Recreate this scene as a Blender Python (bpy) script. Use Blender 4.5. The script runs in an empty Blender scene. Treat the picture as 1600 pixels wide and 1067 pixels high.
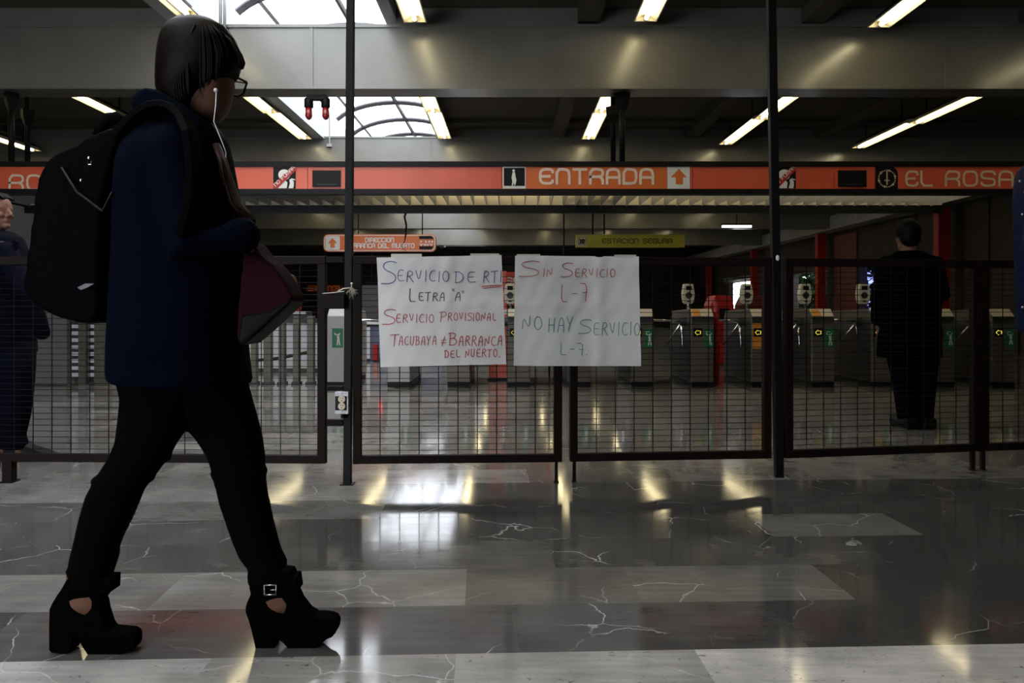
import bpy, math, random
from mathutils import Vector
from mathutils.geometry import tessellate_polygon
random.seed(7)
S = bpy.context.scene
COL = S.collection
V = Vector

# ------------------------------------------------------------------ camera, world, exposure
CH = 0.95                      # camera height (m)
cam_d = bpy.data.cameras.new('camera'); cam = bpy.data.objects.new('camera', cam_d); COL.objects.link(cam)
cam.location = (0, 0, CH); cam.rotation_euler = (math.pi/2, 0, 0)
cam_d.sensor_width = 36; cam_d.lens = 27.0; cam_d.shift_y = -53.5/1600; cam_d.clip_end = 200
S.camera = cam
w = bpy.data.worlds.new('world'); S.world = w; w.use_nodes = True
nt = w.node_tree; bg = nt.nodes['Background']
bg.inputs[0].default_value = (0.90, 0.94, 1.0, 1); bg.inputs[1].default_value = 8.5
S.view_settings.view_transform = 'Standard'; S.view_settings.look = 'None'
S.view_settings.exposure = 0.24; S.view_settings.gamma = 1.0; S.view_settings.use_curve_mapping = False
S.cycles.use_denoising = True; S.cycles.max_bounces = 8; S.cycles.diffuse_bounces = 3
S.cycles.glossy_bounces = 4; S.cycles.transparent_max_bounces = 12; S.cycles.sample_clamp_indirect = 4
S.cycles.caustics_reflective = False; S.cycles.caustics_refractive = False
TUBE_STRENGTH = 14.0

def P(x, y, Y):                # point at depth Y seen at photograph pixel (x, y)
    return V(((x-800)*Y/1200, Y, CH-(y-480)*Y/1200))

# ------------------------------------------------------------------ materials
MATS = {}
def mat(name, color, rough=0.6, metal=0.0, spec=0.5, coat=0.0, coat_rough=0.1, emit=None, estr=1.0, noise=0.0, nscale=8.0, bump=0.0, bscale=60.0, color2=None, sheen=0.0):
    m = bpy.data.materials.new(name); m.use_nodes = True
    n = m.node_tree.nodes; l = m.node_tree.links; b = n['Principled BSDF']
    c = (*color, 1)
    b.inputs['Base Color'].default_value = c
    b.inputs['Roughness'].default_value = rough; b.inputs['Metallic'].default_value = metal
    b.inputs['Specular IOR Level'].default_value = spec
    b.inputs['Coat Weight'].default_value = coat; b.inputs['Coat Roughness'].default_value = coat_rough
    if sheen: b.inputs['Sheen Weight'].default_value = sheen
    if emit:
        b.inputs['Emission Color'].default_value = (*emit, 1); b.inputs['Emission Strength'].default_value = estr
    if noise > 0:
        tc = n.new('ShaderNodeTexCoord'); t = n.new('ShaderNodeTexNoise'); t.inputs['Scale'].default_value = nscale
        t.inputs['Detail'].default_value = 6
        l.new(tc.outputs['Object'], t.inputs['Vector'])
        mx = n.new('ShaderNodeMix'); mx.data_type = 'RGBA'
        c2 = color2 or tuple(v*(1-noise) for v in color)
        mx.inputs[6].default_value = c; mx.inputs[7].default_value = (*c2, 1)
        r = n.new('ShaderNodeMapRange'); r.inputs[1].default_value = .35; r.inputs[2].default_value = .65
        l.new(t.outputs['Fac'], r.inputs[0]); l.new(r.outputs[0], mx.inputs[0]); l.new(mx.outputs[2], b.inputs['Base Color'])
    if bump > 0:
        tc2 = n.new('ShaderNodeTexCoord'); t2 = n.new('ShaderNodeTexNoise'); t2.inputs['Scale'].default_value = bscale
        l.new(tc2.outputs['Object'], t2.inputs['Vector'])
        bp = n.new('ShaderNodeBump'); bp.inputs['Strength'].default_value = bump; bp.inputs['Distance'].default_value = .01
        l.new(t2.outputs['Fac'], bp.inputs['Height']); l.new(bp.outputs[0], b.inputs['Normal'])
    MATS[name] = m
    return m

M_fence = mat('rusty_dark_paint', (.0045, .0028, .0024), .6, spec=.12, noise=.5, nscale=25, color2=(.009, .0034, .0024))
M_post = mat('black_paint', (.0045, .0045, .005), .5, spec=.15, noise=.4, nscale=15)
M_wire = mat('dark_wire', (.004, .0035, .0035), .6, spec=.12)
M_black = mat('black_plastic', (.003, .003, .0035), .5, spec=.2)
M_beam = mat('grey_enamel', (.145, .142, .122), .42, coat=.9, coat_rough=.20, noise=.25, nscale=1.6, bump=.06, bscale=40)
M_ceil = mat('dark_ceiling_board', (.07, .060, .045), .8, noise=.35, nscale=1.2)
M_trim = mat('grey_trim_paint', (.36, .37, .37), .5, noise=.2, nscale=3)
M_reflector = mat('cream_reflector', (.80, .74, .58), .45)
M_tube = mat('fluorescent_tube', (.9, .9, .8), .4, emit=(1.0, .87, .54), estr=TUBE_STRENGTH)
M_orange_sign = mat('orange_sign_panel', (.66, .15, .030), .38, coat=.3, coat_rough=.3, noise=.10, nscale=3)
M_red_sign = mat('red_orange_sign_panel', (.62, .095, .040), .38, coat=.3, coat_rough=.3, noise=.12, nscale=3)
M_white_sign = mat('sign_white', (.72, .70, .64), .5)
M_cream_letter = mat('cream_lettering', (.62, .52, .36), .5)
M_pale_letter = mat('pale_lettering', (.80, .62, .50), .5)
M_green_sign = mat('green_sign', (.008, .16, .06), .45)
M_yellow_sign = mat('yellow_green_sign', (.40, .38, .025), .45, noise=.15, nscale=4)
M_paper = None
M_blue_ink = mat('blue_marker', (.05, .06, .20), .7)
M_black_ink = mat('black_marker', (.03, .03, .05), .7)
M_red_ink = mat('red_marker', (.42, .045, .05), .7)
M_green_ink = mat('teal_marker', (.02, .22, .22), .7)
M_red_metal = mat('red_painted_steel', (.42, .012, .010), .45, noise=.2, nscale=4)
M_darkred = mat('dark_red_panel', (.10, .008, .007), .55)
M_brown_wall = mat('dark_brown_wall', (.035, .026, .020), .75, noise=.3, nscale=2)
M_grey_wall = mat('grey_plaster', (.14, .14, .135), .7, noise=.12, nscale=2)
M_pale_wall = mat('pale_wall', (.62, .64, .66), .6, noise=.08, nscale=2)
M_body = mat('turnstile_steel', (.13, .113, .088), .42, metal=.35, noise=.2, nscale=6)
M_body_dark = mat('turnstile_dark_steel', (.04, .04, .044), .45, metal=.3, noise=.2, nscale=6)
M_body_pale_lit = mat('turnstile_pale_lit_steel', (.42, .42, .41), .45, metal=.15, noise=.12, nscale=5)
M_chrome = mat('chrome', (.75, .75, .74), .16, metal=1.0)
M_cream = mat('cream_plastic', (.62, .56, .43), .5)
M_orange_mark = mat('orange_mark', (.65, .25, .03), .5)
M_arrow_led = mat('yellow_led', (.5, .45, .02), .5, emit=(1, .85, .1), estr=.7)
M_red_led = mat('red_led', (.5, .02, .02), .5, emit=(1, .05, .04), estr=4)
M_beacon = mat('red_lamp_glass', (.22, .012, .012), .15, spec=.7)
M_skin_w = mat('warm_skin', (.12, .055, .032), .55, spec=.25)
M_skin_d = mat('tan_skin', (.15, .068, .042), .55, spec=.3)
M_hair = mat('dark_brown_hair', (.0034, .0014, .0009), .5, spec=.07, bump=.12, bscale=60)
M_lock = mat('auburn_hair_ends', (.022, .006, .0025), .55, spec=.3)
M_hair_blk = mat('black_hair', (.0022, .002, .002), .55, spec=.08)
M_navy = mat('navy_wool', (.0006, .0014, .0062), .9, spec=.04, bump=.25, bscale=90, noise=.3, nscale=9)
M_pants = mat('black_denim', (.0010, .0010, .0012), .9, spec=.03, bump=.3, bscale=70)
M_suede = mat('black_suede', (.0010, .0010, .0010), .95, spec=.02)
M_pack = mat('black_nylon', (.0007, .0008, .0011), .7, spec=.025, bump=.3, bscale=50)
M_maroon = mat('maroon_fabric', (.022, .0055, .0095), .85, spec=.03, bump=.3, bscale=80)
M_suit = mat('dark_navy_suit', (.0014, .0019, .0062), .85, spec=.05, bump=.2, bscale=60)
M_guard = mat('black_uniform', (.0007, .0008, .0013), .85, spec=.02)
M_guard_leg = mat('navy_trousers', (.0009, .0012, .0045), .85, spec=.02)
M_bluejacket = mat('blue_sequin_jacket', (.0015, .004, .022), .5, spec=.05)
M_white_plastic = mat('white_plastic', (.75, .75, .78), .4)
M_silver = mat('brushed_silver', (.55, .52, .48), .3, metal=1)
M_ivory = mat('ivory_plastic', (.62, .53, .36), .4)
M_galv = mat('galvanised_box', (.33, .33, .34), .4, metal=.7, noise=.3, nscale=40)
M_string = mat('white_string', (.60, .55, .45), .9)
M_leaf = mat('green_leaf', (.006, .034, .004), .5, spec=.1, noise=.5, nscale=3, color2=(.002, .012, .002))
M_leaf2 = mat('pale_leaf', (.018, .055, .010), .5, spec=.1, noise=.5, nscale=3)
M_bark = mat('bark', (.06, .04, .03), .9)
M_ground = mat('outside_ground', (.25, .24, .22), .9)
M_blue_shutter = mat('blue_grey_shutter', (.12, .14, .22), .5)
M_tape = mat('clear_tape', (.60, .58, .50), .3)

def paper_mat():
    m = bpy.data.materials.new('white_paper'); m.use_nodes = True
    n = m.node_tree.nodes; l = m.node_tree.links; b = n['Principled BSDF']; out = n['Material Output']
    b.inputs['Base Color'].default_value = (.80, .795, .78, 1); b.inputs['Roughness'].default_value = .8
    tr = n.new('ShaderNodeBsdfTranslucent'); tr.inputs[0].default_value = (.72, .72, .72, 1)
    mx = n.new('ShaderNodeMixShader'); mx.inputs[0].default_value = .22
    l.new(b.outputs[0], mx.inputs[1]); l.new(tr.outputs[0], mx.inputs[2]); l.new(mx.outputs[0], out.inputs[0])
    return m
M_paper = paper_mat()

def sky_panel_mat():
    m = bpy.data.materials.new('translucent_roof_sheet'); m.use_nodes = True
    n = m.node_tree.nodes; l = m.node_tree.links; n.remove(n['Principled BSDF']); out = n['Material Output']
    a = n.new('ShaderNodeBsdfTransparent'); a.inputs[0].default_value = (.60, .60, .61, 1)
    t = n.new('ShaderNodeBsdfTranslucent'); t.inputs[0].default_value = (.8, .8, .8, 1)
    tc = n.new('ShaderNodeTexCoord'); ns = n.new('ShaderNodeTexNoise'); ns.inputs['Scale'].default_value = 3
    mp = n.new('ShaderNodeMapping'); mp.inputs['Scale'].default_value = (6, .4, 6)
    l.new(tc.outputs['Object'], mp.inputs[0]); l.new(mp.outputs[0], ns.inputs['Vector'])
    r = n.new('ShaderNodeMapRange'); r.inputs[3].default_value = .2; r.inputs[4].default_value = .5
    l.new(ns.outputs['Fac'], r.inputs[0])
    mx = n.new('ShaderNodeMixShader'); l.new(r.outputs[0], mx.inputs[0])
    l.new(a.outputs[0], mx.inputs[1]); l.new(t.outputs[0], mx.inputs[2]); l.new(mx.outputs[0], out.inputs[0])
    return m
M_sky = sky_panel_mat()

def glass_mat(name, tint, a=.12):
    m = bpy.data.materials.new(name); m.use_nodes = True
    n = m.node_tree.nodes; l = m.node_tree.links; n.remove(n['Principled BSDF']); out = n['Material Output']
    t = n.new('ShaderNodeBsdfTransparent'); t.inputs[0].default_value = (*tint, 1)
    g = n.new('ShaderNodeBsdfGlossy'); g.inputs['Roughness'].default_value = .05
    mx = n.new('ShaderNodeMixShader'); mx.inputs[0].default_value = a
    l.new(t.outputs[0], mx.inputs[1]); l.new(g.outputs[0], mx.inputs[2]); l.new(mx.outputs[0], out.inputs[0])
    return m
M_glass = glass_mat('clear_glass', (.95, .95, .97))
M_tint = glass_mat('blue_grey_glass', (.30, .32, .50))

def floor_mat():
    m = bpy.data.materials.new('grey_marble_tiles'); m.use_nodes = True
    n = m.node_tree.nodes; l = m.node_tree.links; b = n['Principled BSDF']
    at = n.new('ShaderNodeVertexColor'); at.layer_name = 'tile'
    sp = n.new('ShaderNodeSeparateColor'); l.new(at.outputs[0], sp.inputs[0])
    tc = n.new('ShaderNodeTexCoord')
    def math_(op, a, bb=None, cc=None):
        k = n.new('ShaderNodeMath'); k.operation = op
        for i, v in enumerate((a, bb, cc)):
            if v is None: continue
            if isinstance(v, (int, float)): k.inputs[i].default_value = v
            else: l.new(v, k.inputs[i])
        return k.outputs[0]
    off = n.new('ShaderNodeCombineXYZ')
    l.new(math_('MULTIPLY', sp.outputs[1], 37.0), off.inputs[0]); l.new(math_('MULTIPLY', sp.outputs[2], 53.0), off.inputs[1])
    l.new(math_('MULTIPLY', sp.outputs[1], 19.0), off.inputs[2])
    ad = n.new('ShaderNodeVectorMath'); ad.operation = 'ADD'; l.new(tc.outputs['Object'], ad.inputs[0]); l.new(off.outputs[0], ad.inputs[1])
    co = ad.outputs[0]
    # cloudy body
    ns = n.new('ShaderNodeTexNoise'); ns.inputs['Scale'].default_value = 5; ns.inputs['Detail'].default_value = 8; l.new(co, ns.inputs['Vector'])
    cl = n.new('ShaderNodeMapRange'); cl.inputs[1].default_value = .3; cl.inputs[2].default_value = .7; cl.inputs[3].default_value = .78; cl.inputs[4].default_value = 1.25
    l.new(ns.outputs['Fac'], cl.inputs[0])
    # streaks across
    mp = n.new('ShaderNodeMapping'); mp.inputs['Scale'].default_value = (3, 26, 1); l.new(co, mp.inputs[0])
    n2 = n.new('ShaderNodeTexNoise'); n2.inputs['Scale'].default_value = 1.5; n2.inputs['Detail'].default_value = 6; l.new(mp.outputs[0], n2.inputs['Vector'])
    st = n.new('ShaderNodeMapRange'); st.inputs[1].default_value = .3; st.inputs[2].default_value = .7; st.inputs[3].default_value = .86; st.inputs[4].default_value = 1.14
    l.new(n2.outputs['Fac'], st.inputs[0])
    shade = math_('MULTIPLY', math_('MULTIPLY', sp.outputs[0], cl.outputs[0]), st.outputs[0])
    # dark flecks in pale tiles
    mp2 = n.new('ShaderNodeMapping'); mp2.inputs['Scale'].default_value = (30, 62, 1); l.new(co, mp2.inputs[0])
    n3 = n.new('ShaderNodeTexNoise'); n3.inputs['Scale'].default_value = 1; n3.inputs['Detail'].default_value = 3; n3.inputs['Distortion'].default_value = 1.5
    l.new(mp2.outputs[0], n3.inputs['Vector'])
    fl = n.new('ShaderNodeMapRange'); fl.inputs[1].default_value = .64; fl.inputs[2].default_value = .72; l.new(n3.outputs['Fac'], fl.inputs[0])
    gate = n.new('ShaderNodeMapRange'); gate.inputs[1].default_value = .12; gate.inputs[2].default_value = .18; l.new(sp.outputs[0], gate.inputs[0])
    shade = math_('MULTIPLY', shade, math_('SUBTRACT', 1.0, math_('MULTIPLY', math_('MULTIPLY', fl.outputs[0], gate.outputs[0]), .6)))
    # white veins
    nd = n.new('ShaderNodeTexNoise'); nd.inputs['Scale'].default_value = 4.5; nd.inputs['Detail'].default_value = 5; l.new(co, nd.inputs['Vector'])
    dd = n.new('ShaderNodeVectorMath'); dd.operation = 'MULTIPLY_ADD'; l.new(nd.outputs['Color'], dd.inputs[0]); dd.inputs[1].default_value = (.16, .16, .16); l.new(co, dd.inputs[2])
    vo = n.new('ShaderNodeTexVoronoi'); vo.feature = 'DISTANCE_TO_EDGE'; vo.inputs['Scale'].default_value = 2.6; l.new(dd.outputs[0], vo.inputs['Vector'])
    vr = n.new('ShaderNodeMapRange'); vr.inputs[1].default_value = .0; vr.inputs[2].default_value = .0075; vr.inputs[3].default_value = 1; vr.inputs[4].default_value = 0
    l.new(vo.outputs['Distance'], vr.inputs[0])
    nm = n.new('ShaderNodeTexNoise'); nm.inputs['Scale'].default_value = 2.6; nm.inputs['Detail'].default_value = 3; l.new(co, nm.inputs['Vector'])
    mr = n.new('ShaderNodeMapRange'); mr.inputs[1].default_value = .50; mr.inputs[2].default_value = .62; l.new(nm.outputs['Fac'], mr.inputs[0])
    vein = math_('MULTIPLY', math_('MULTIPLY', vr.outputs[0], mr.outputs[0]), .85)
    cb = n.new('ShaderNodeCombineColor')
    shade = math_('MULTIPLY', shade, 1.35)
    l.new(math_('MULTIPLY', shade, 1.05), cb.inputs[0]); l.new(shade, cb.inputs[1]); l.new(math_('MULTIPLY', shade, .93), cb.inputs[2])
    mx = n.new('ShaderNodeMix'); mx.data_type = 'RGBA'; l.new(vein, mx.inputs[0]); l.new(cb.outputs[0], mx.inputs[6]); mx.inputs[7].default_value = (.62, .60, .58, 1)
    l.new(mx.outputs[2], b.inputs['Base Color'])
    b.inputs['Specular IOR Level'].default_value = .5
    rr = n.new('ShaderNodeMapRange'); rr.inputs[3].default_value = .055; rr.inputs[4].default_value = .13; l.new(ns.outputs['Fac'], rr.inputs[0])
    l.new(rr.outputs[0], b.inputs['Roughness'])
    bp = n.new('ShaderNodeBump'); bp.inputs['Strength'].default_value = .018; bp.inputs['Distance'].default_value = .01
    nb = n.new('ShaderNodeTexNoise'); nb.inputs['Scale'].default_value = 3.5; l.new(tc.outputs['Object'], nb.inputs['Vector'])
    l.new(nb.outputs['Fac'], bp.inputs['Height']); l.new(bp.outputs[0], b.inputs['Normal'])
    return m
M_floor = floor_mat()

# ------------------------------------------------------------------ mesh helpers
class MB:
    def __init__(s): s.v = []; s.f = []
    def add(s, vs, fs):
        o = len(s.v); s.v += [tuple(p) for p in vs]; s.f += [tuple(i+o for i in f) for f in fs]
    def box(s, x0, x1, y0, y1, z0, z1):
        s.add([(x0,y0,z0),(x1,y0,z0),(x1,y1,z0),(x0,y1,z0),(x0,y0,z1),(x1,y0,z1),(x1,y1,z1),(x0,y1,z1)],
              [(0,3,2,1),(4,5,6,7),(0,1,5,4),(1,2,6,5),(2,3,7,6),(3,0,4,7)]); return s
    def bar(s, a, b, w, h, up=(0,0,1)):
        a, b = V(a), V(b); d = (b-a).normalized(); u = V(up)
        if abs(d.dot(u)) > .95: u = V((1,0,0))
        r = d.cross(u).normalized(); u = r.cross(d).normalized()
        vs = []
        for p in (a, b):
            for i, j in ((-1,-1),(1,-1),(1,1),(-1,1)): vs.append(p+r*(w/2*i)+u*(h/2*j))
        s.add(vs, [(0,1,2,3),(7,6,5,4),(0,4,5,1),(1,5,6,2),(2,6,7,3),(3,7,4,0)]); return s
    def tube(s, pts, r, n=8, cap=True):
        pts = [V(p) for p in pts]; k = len(pts)
        rs = r if isinstance(r, (list, tuple)) else [r]*k
        rings = []; pu = None
        for i, p in enumerate(pts):
            d = (pts[min(i+1,k-1)]-pts[max(i-1,0)]).normalized()
            u = pu if pu is not None else (V((0,0,1)) if abs(d.z) < .9 else V((1,0,0)))
            a = d.cross(u).normalized(); u = a.cross(d).normalized(); pu = u
            rings.append([p+(a*math.cos(t)+u*math.sin(t))*rs[i] for t in [2*math.pi*j/n for j in range(n)]])
        s.loft(rings, cap); return s
    def loft(s, rings, cap=True):
        n = len(rings[0]); vs = [p for r in rings for p in r]; fs = []
        for i in range(len(rings)-1):
            for j in range(n):
                a = i*n+j; b = i*n+(j+1) % n
                fs.append((a, b, b+n, a+n))
        if cap:
            fs.append(tuple(reversed(range(n)))); fs.append(tuple((len(rings)-1)*n+j for j in range(n)))
        s.add(vs, fs); return s
    def limb(s, pts, rs, n=14):            # tapered capsule chain
        pts = [V(p) for p in pts]
        d0 = (pts[0]-pts[1]).normalized(); d1 = (pts[-1]-pts[-2]).normalized()
        P2 = [pts[0]+d0*rs[0]*.92, pts[0]+d0*rs[0]*.6]+pts+[pts[-1]+d1*rs[-1]*.6, pts[-1]+d1*rs[-1]*.92]
        R2 = [rs[0]*.3, rs[0]*.8]+list(rs)+[rs[-1]*.8, rs[-1]*.3]
        s.tube(P2, R2, n); return s
    def ball(s, c, rx, ry=None, rz=None, n=14, m=10, rot=0):
        c = V(c); ry = ry or rx; rz = rz or rx; rings = []
        cr, sr = math.cos(rot), math.sin(rot)
        for i in range(m+1):
            ph = math.pi*(i+.02)/(m+.04); zz = -math.cos(ph)*rz; q = math.sin(ph); rr = []
            for j in range(n):
                t = 2*math.pi*j/n; x = q*math.cos(t)*rx; y = q*math.sin(t)*ry
                rr.append(c+V((x*cr-y*sr, x*sr+y*cr, zz)))
            rings.append(rr)
        s.loft(rings); return s
    def prism(s, outer, vec, holes=()):    # planar polygon (3D points) extruded by vec
        loops = [[V(p) for p in outer]]+[[V(p) for p in h] for h in holes]; vec = V(vec)
        flat = [p for lp in loops for p in lp]; tris = tessellate_polygon(loops); N = len(flat)
        fs = []
        for t in tris:
            fs.append(tuple(t)); fs.append(tuple(i+N for i in reversed(t)))
        o = 0
        for lp in loops:
            k = len(lp)
            for i in range(k):
                a = o+i; b = o+(i+1) % k; fs.append((a, a+N, b+N, b))
            o += k
        s.add(flat+[p+vec for p in flat], fs); return s
    def rows(s, rows, n=24, sq=2.3):       # rows: (xl, yl, xr, yr, Y, half depth): slanted elliptic rings
        rings = []
        for xl, yl, xr, yr, Y, hd in rows:
            L = P(xl, yl, Y); R = P(xr, yr, Y); c = (L+R)/2; a = (R-L)/2; rg = []
            for j in range(n):
                t = 2*math.pi*j/n; ct, st = math.cos(t), math.sin(t)
                e = 2/sq
                rg.append(c+a*(math.copysign(abs(ct)**e, ct))+V((0,1,0))*(hd*math.copysign(abs(st)**e, st)))
            rings.append(rg)
        s.loft(rings); return s
    def build(s, name, m, parent=None, label=None, smooth=False, bevel=0, remesh=0, relax=0, subsurf=0, fixn=True):
        me = bpy.data.meshes.new(name); me.from_pydata(s.v, [], s.f); me.update()
        if fixn:
            import bmesh
            b = bmesh.new(); b.from_mesh(me); bmesh.ops.recalc_face_normals(b, faces=b.faces); b.to_mesh(me); b.free()
        me.materials.append(m)
        o = bpy.data.objects.new(name, me); COL.objects.link(o)
        if parent:
            o.parent = parent
            if parent.type == 'EMPTY': o.location = -V(ORIG.get(parent.name, (0,0,0)))
            else: o.location = (0,0,0)
        if smooth or remesh:
            for p in me.polygons: p.use_smooth = True
        if remesh:
            r = o.modifiers.new('r', 'REMESH'); r.mode = 'VOXEL'; r.voxel_size = remesh; r.use_smooth_shade = True
        if relax:
            q = o.modifiers.new('s', 'SMOOTH'); q.factor = .5; q.iterations = relax
        if bevel:
            bv = o.modifiers.new('b', 'BEVEL'); bv.width = bevel; bv.segments = 2; bv.limit_method = 'ANGLE'
        if subsurf:
            sb = o.modifiers.new('u', 'SUBSURF'); sb.levels = subsurf; sb.render_levels = subsurf
        if label: o['label'] = label
        return o
ORIG = {}
def thing(name, label, cat, loc=(0,0,0), group=None):
    o = bpy.data.objects.new(name, None); COL.objects.link(o); o.location = loc; o.empty_display_size = .1
    ORIG[o.name] = tuple(loc)
    o['label'] = label; o['category'] = cat
    if group: o['group'] = group
    return o
def tag(o, label, cat, group=None):
    o['label'] = label; o['category'] = cat
    if group: o['group'] = group
    return o
def struct(o): o['kind'] = 'structure'; return o
def copy_tree(o, parent=None):
    c = o.copy(); COL.objects.link(c)
    if parent: c.parent = parent
    for ch in [x for x in ALLCH(o)]: copy_tree(ch, c)
    return c
def ALLCH(o): return list(o.children)

# stroke lettering ---------------------------------------------------
TECH = {
 'E': [[(.8,.80),(.8,.88),(.68,1),(.2,1),(0,.8),(0,.2),(.2,0),(.68,0),(.8,.12),(.8,.2)], [(0,.5),(.6,.5)]],
 'N': [[(0,0),(0,1),(.6,1),(.8,.8),(.8,0)]],
 'T': [[(0,1),(.8,1)], [(.4,1),(.4,0)]],
 'R': [[(0,0),(0,1),(.66,1),(.8,.86),(.8,.6),(.66,.47),(0,.47)], [(.6,.47),(.8,.3),(.8,0)]],
 'A': [[(0,0),(0,.8),(.2,1),(.6,1),(.8,.8),(.8,0)], [(0,.42),(.8,.42)]],
 'D': [[(0,0),(0,1),(.62,1),(.8,.82),(.8,.18),(.62,0),(0,0)]],
 'L': [[(0,1),(0,0),(.75,0)]],
 'O': [[(.18,0),(0,.18),(0,.82),(.18,1),(.62,1),(.8,.82),(.8,.18),(.62,0),(.18,0)]],
 'S': [[(.8,.8),(.8,.88),(.66,1),(.15,1),(0,.86),(0,.63),(.14,.51),(.66,.49),(.8,.37),(.8,.14),(.66,0),(.15,0),(0,.12),(0,.2)]],
 'I': [[(.1,0),(.1,1)]],
 'C': [[(.8,.8),(.8,.86),(.66,1),(.18,1),(0,.82),(0,.18),(.18,0),(.66,0),(.8,.14),(.8,.2)]],
 'G': [[(.8,.8),(.66,1),(.18,1),(0,.82),(0,.18),(.18,0),(.66,0),(.8,.14),(.8,.45),(.45,.45)]],
 'U': [[(0,1),(0,.18),(.18,0),(.62,0),(.8,.18),(.8,1)]],
 'B': [[(0,0),(0,1),(.62,1),(.75,.88),(.75,.62),(.62,.5),(0,.5)], [(.62,.5),(.8,.38),(.8,.12),(.66,0),(0,0)]],
 'M': [[(0,0),(0,1),(.85,1),(1,.85),(1,0)], [(.5,1),(.5,0)]],
 'F': [[(0,0),(0,1),(.75,1)], [(0,.5),(.6,.5)]],
}
HAND = {
 'S': [[(.85,.93),(.6,1),(.25,.95),(.08,.78),(.25,.6),(.6,.5),(.82,.36),(.8,.15),(.5,.02),(0,.03)]],
 'E': [[(.72,.98),(.12,1),(.05,.0),(.8,.05)], [(.08,.5),(.6,.52)]],
 'R': [[(.05,0),(.12,1),(.55,1),(.75,.82),(.6,.6),(.12,.5)], [(.3,.52),(.8,0)]],
 'V': [[(0,1),(.35,0),(.62,1)]],
 'I': [[(.12,1),(.05,0)]],
 'C': [[(.75,.9),(.5,1),(.2,.85),(.03,.5),(.1,.15),(.4,0),(.75,.1)]],
 'O': [[(.4,1),(.12,.85),(.02,.45),(.2,.06),(.5,0),(.75,.25),(.78,.65),(.6,.95),(.35,1)]],
 'D': [[(.1,.98),(.05,.02)], [(-.05,.98),(.4,1),(.75,.7),(.75,.3),(.45,.03),(.02,.0)]],
 'T': [[(-.05,.95),(.8,1)], [(.4,.98),(.3,0)]],
 'L': [[(.15,1),(.05,.02),(.7,.06)]],
 'A': [[(0,0),(.15,.6),(.4,1),(.62,.95),(.7,.5),(.68,0)], [(.1,.42),(.7,.45)]],
 'P': [[(.15,.95),(.05,0)], [(-.1,.9),(.3,1),(.65,.92),(.7,.7),(.5,.52),(.12,.45)]],
 'N': [[(.0,0),(.12,.98),(.62,.03),(.75,1)]],
 'U': [[(.1,1),(.02,.3),(.2,.02),(.5,.06),(.66,.4),(.7,1)]],
 'B': [[(.12,1),(.05,0)], [(-.02,.96),(.4,1),(.66,.85),(.5,.6),(.1,.53)], [(.4,.58),(.72,.4),(.66,.12),(.35,0),(.0,.03)]],
 'Y': [[(0,1),(.3,.52)], [(.72,1),(.3,.4),(.2,0)]],
 'H': [[(.1,1),(0,0)], [(.72,1),(.62,0)], [(.03,.5),(.68,.52)]],
 '7': [[(.05,1),(.75,.96),(.6,0)], [(.3,.48),(.75,.5)]],
 '-': [[(.1,.48),(.6,.48)]],
 '#': [[(.05,.62),(.7,.66)], [(.05,.36),(.7,.4)], [(.55,1),(.15,.05)]],
 'W': [[(0,1),(.35,0),(.62,1)]],
 '"': [[(.05,1.15),(.15,.85)], [(.25,1.15),(.32,.85)]],
 '.': [[(.05,.0),(.1,.04)]],
}
def stroke(mb, pts, w, origin, ux, uz, push, th=.0012, n=8):
    """flat pen stroke with mitred corners in the plane (ux, uz), lying th in front of the surface"""
    Q = [origin+ux*a+uz*b+push*th for a, b in pts]
    Q = [q for i, q in enumerate(Q) if i == 0 or (q-Q[i-1]).length > 1e-5]
    closed = len(Q) > 3 and (Q[0]-Q[-1]).length < 1e-5
    if closed: Q.pop()
    k = len(Q); L, R = [], []
    for i, q in enumerate(Q):
        a = Q[i-1] if (i or closed) else None; c = Q[(i+1) % k] if (i < k-1 or closed) else None
        d0 = (q-a).normalized() if a is not None else (c-q).normalized(); d1 = (c-q).normalized() if c is not None else d0
        t_ = d0+d1; t_ = t_.normalized() if t_.length > .2 else d1
        r = t_.cross(push).normalized(); m = min(1.6, 1/max(.3, abs(r.dot(d0.cross(push).normalized()))))
        e = V((0,0,0))
        if not closed and i == 0: e = -d0*w*.4
        if not closed and i == k-1: e = d0*w*.4
        L.append(q+e-r*w/2*m); R.append(q+e+r*w/2*m)
    bk = push*th*.9
    vs = L+R+[p-bk for p in L]+[p-bk for p in R]; fs = []
    for i in range(k if closed else k-1):
        j = (i+1) % k
        fs += [(i, j, k+j, k+i), (i, 2*k+i, 2*k+j, j), (k+i, k+j, 3*k+j, 3*k+i)]
    if not closed: fs += [(0, k, 3*k, 2*k), (k-1, 3*k-1, 4*k-1, 2*k-1)]
    mb.add(vs, fs)
def smooth_poly(pts, it=2):
    for _ in range(it):
        if len(pts) < 3: return pts
        o = [pts[0]]
        for a, b in zip(pts, pts[1:]):
            o.append((a[0]*.75+b[0]*.25, a[1]*.75+b[1]*.25)); o.append((a[0]*.25+b[0]*.75, a[1]*.25+b[1]*.75))
        o.append(pts[-1]); pts = o
    return pts
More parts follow.
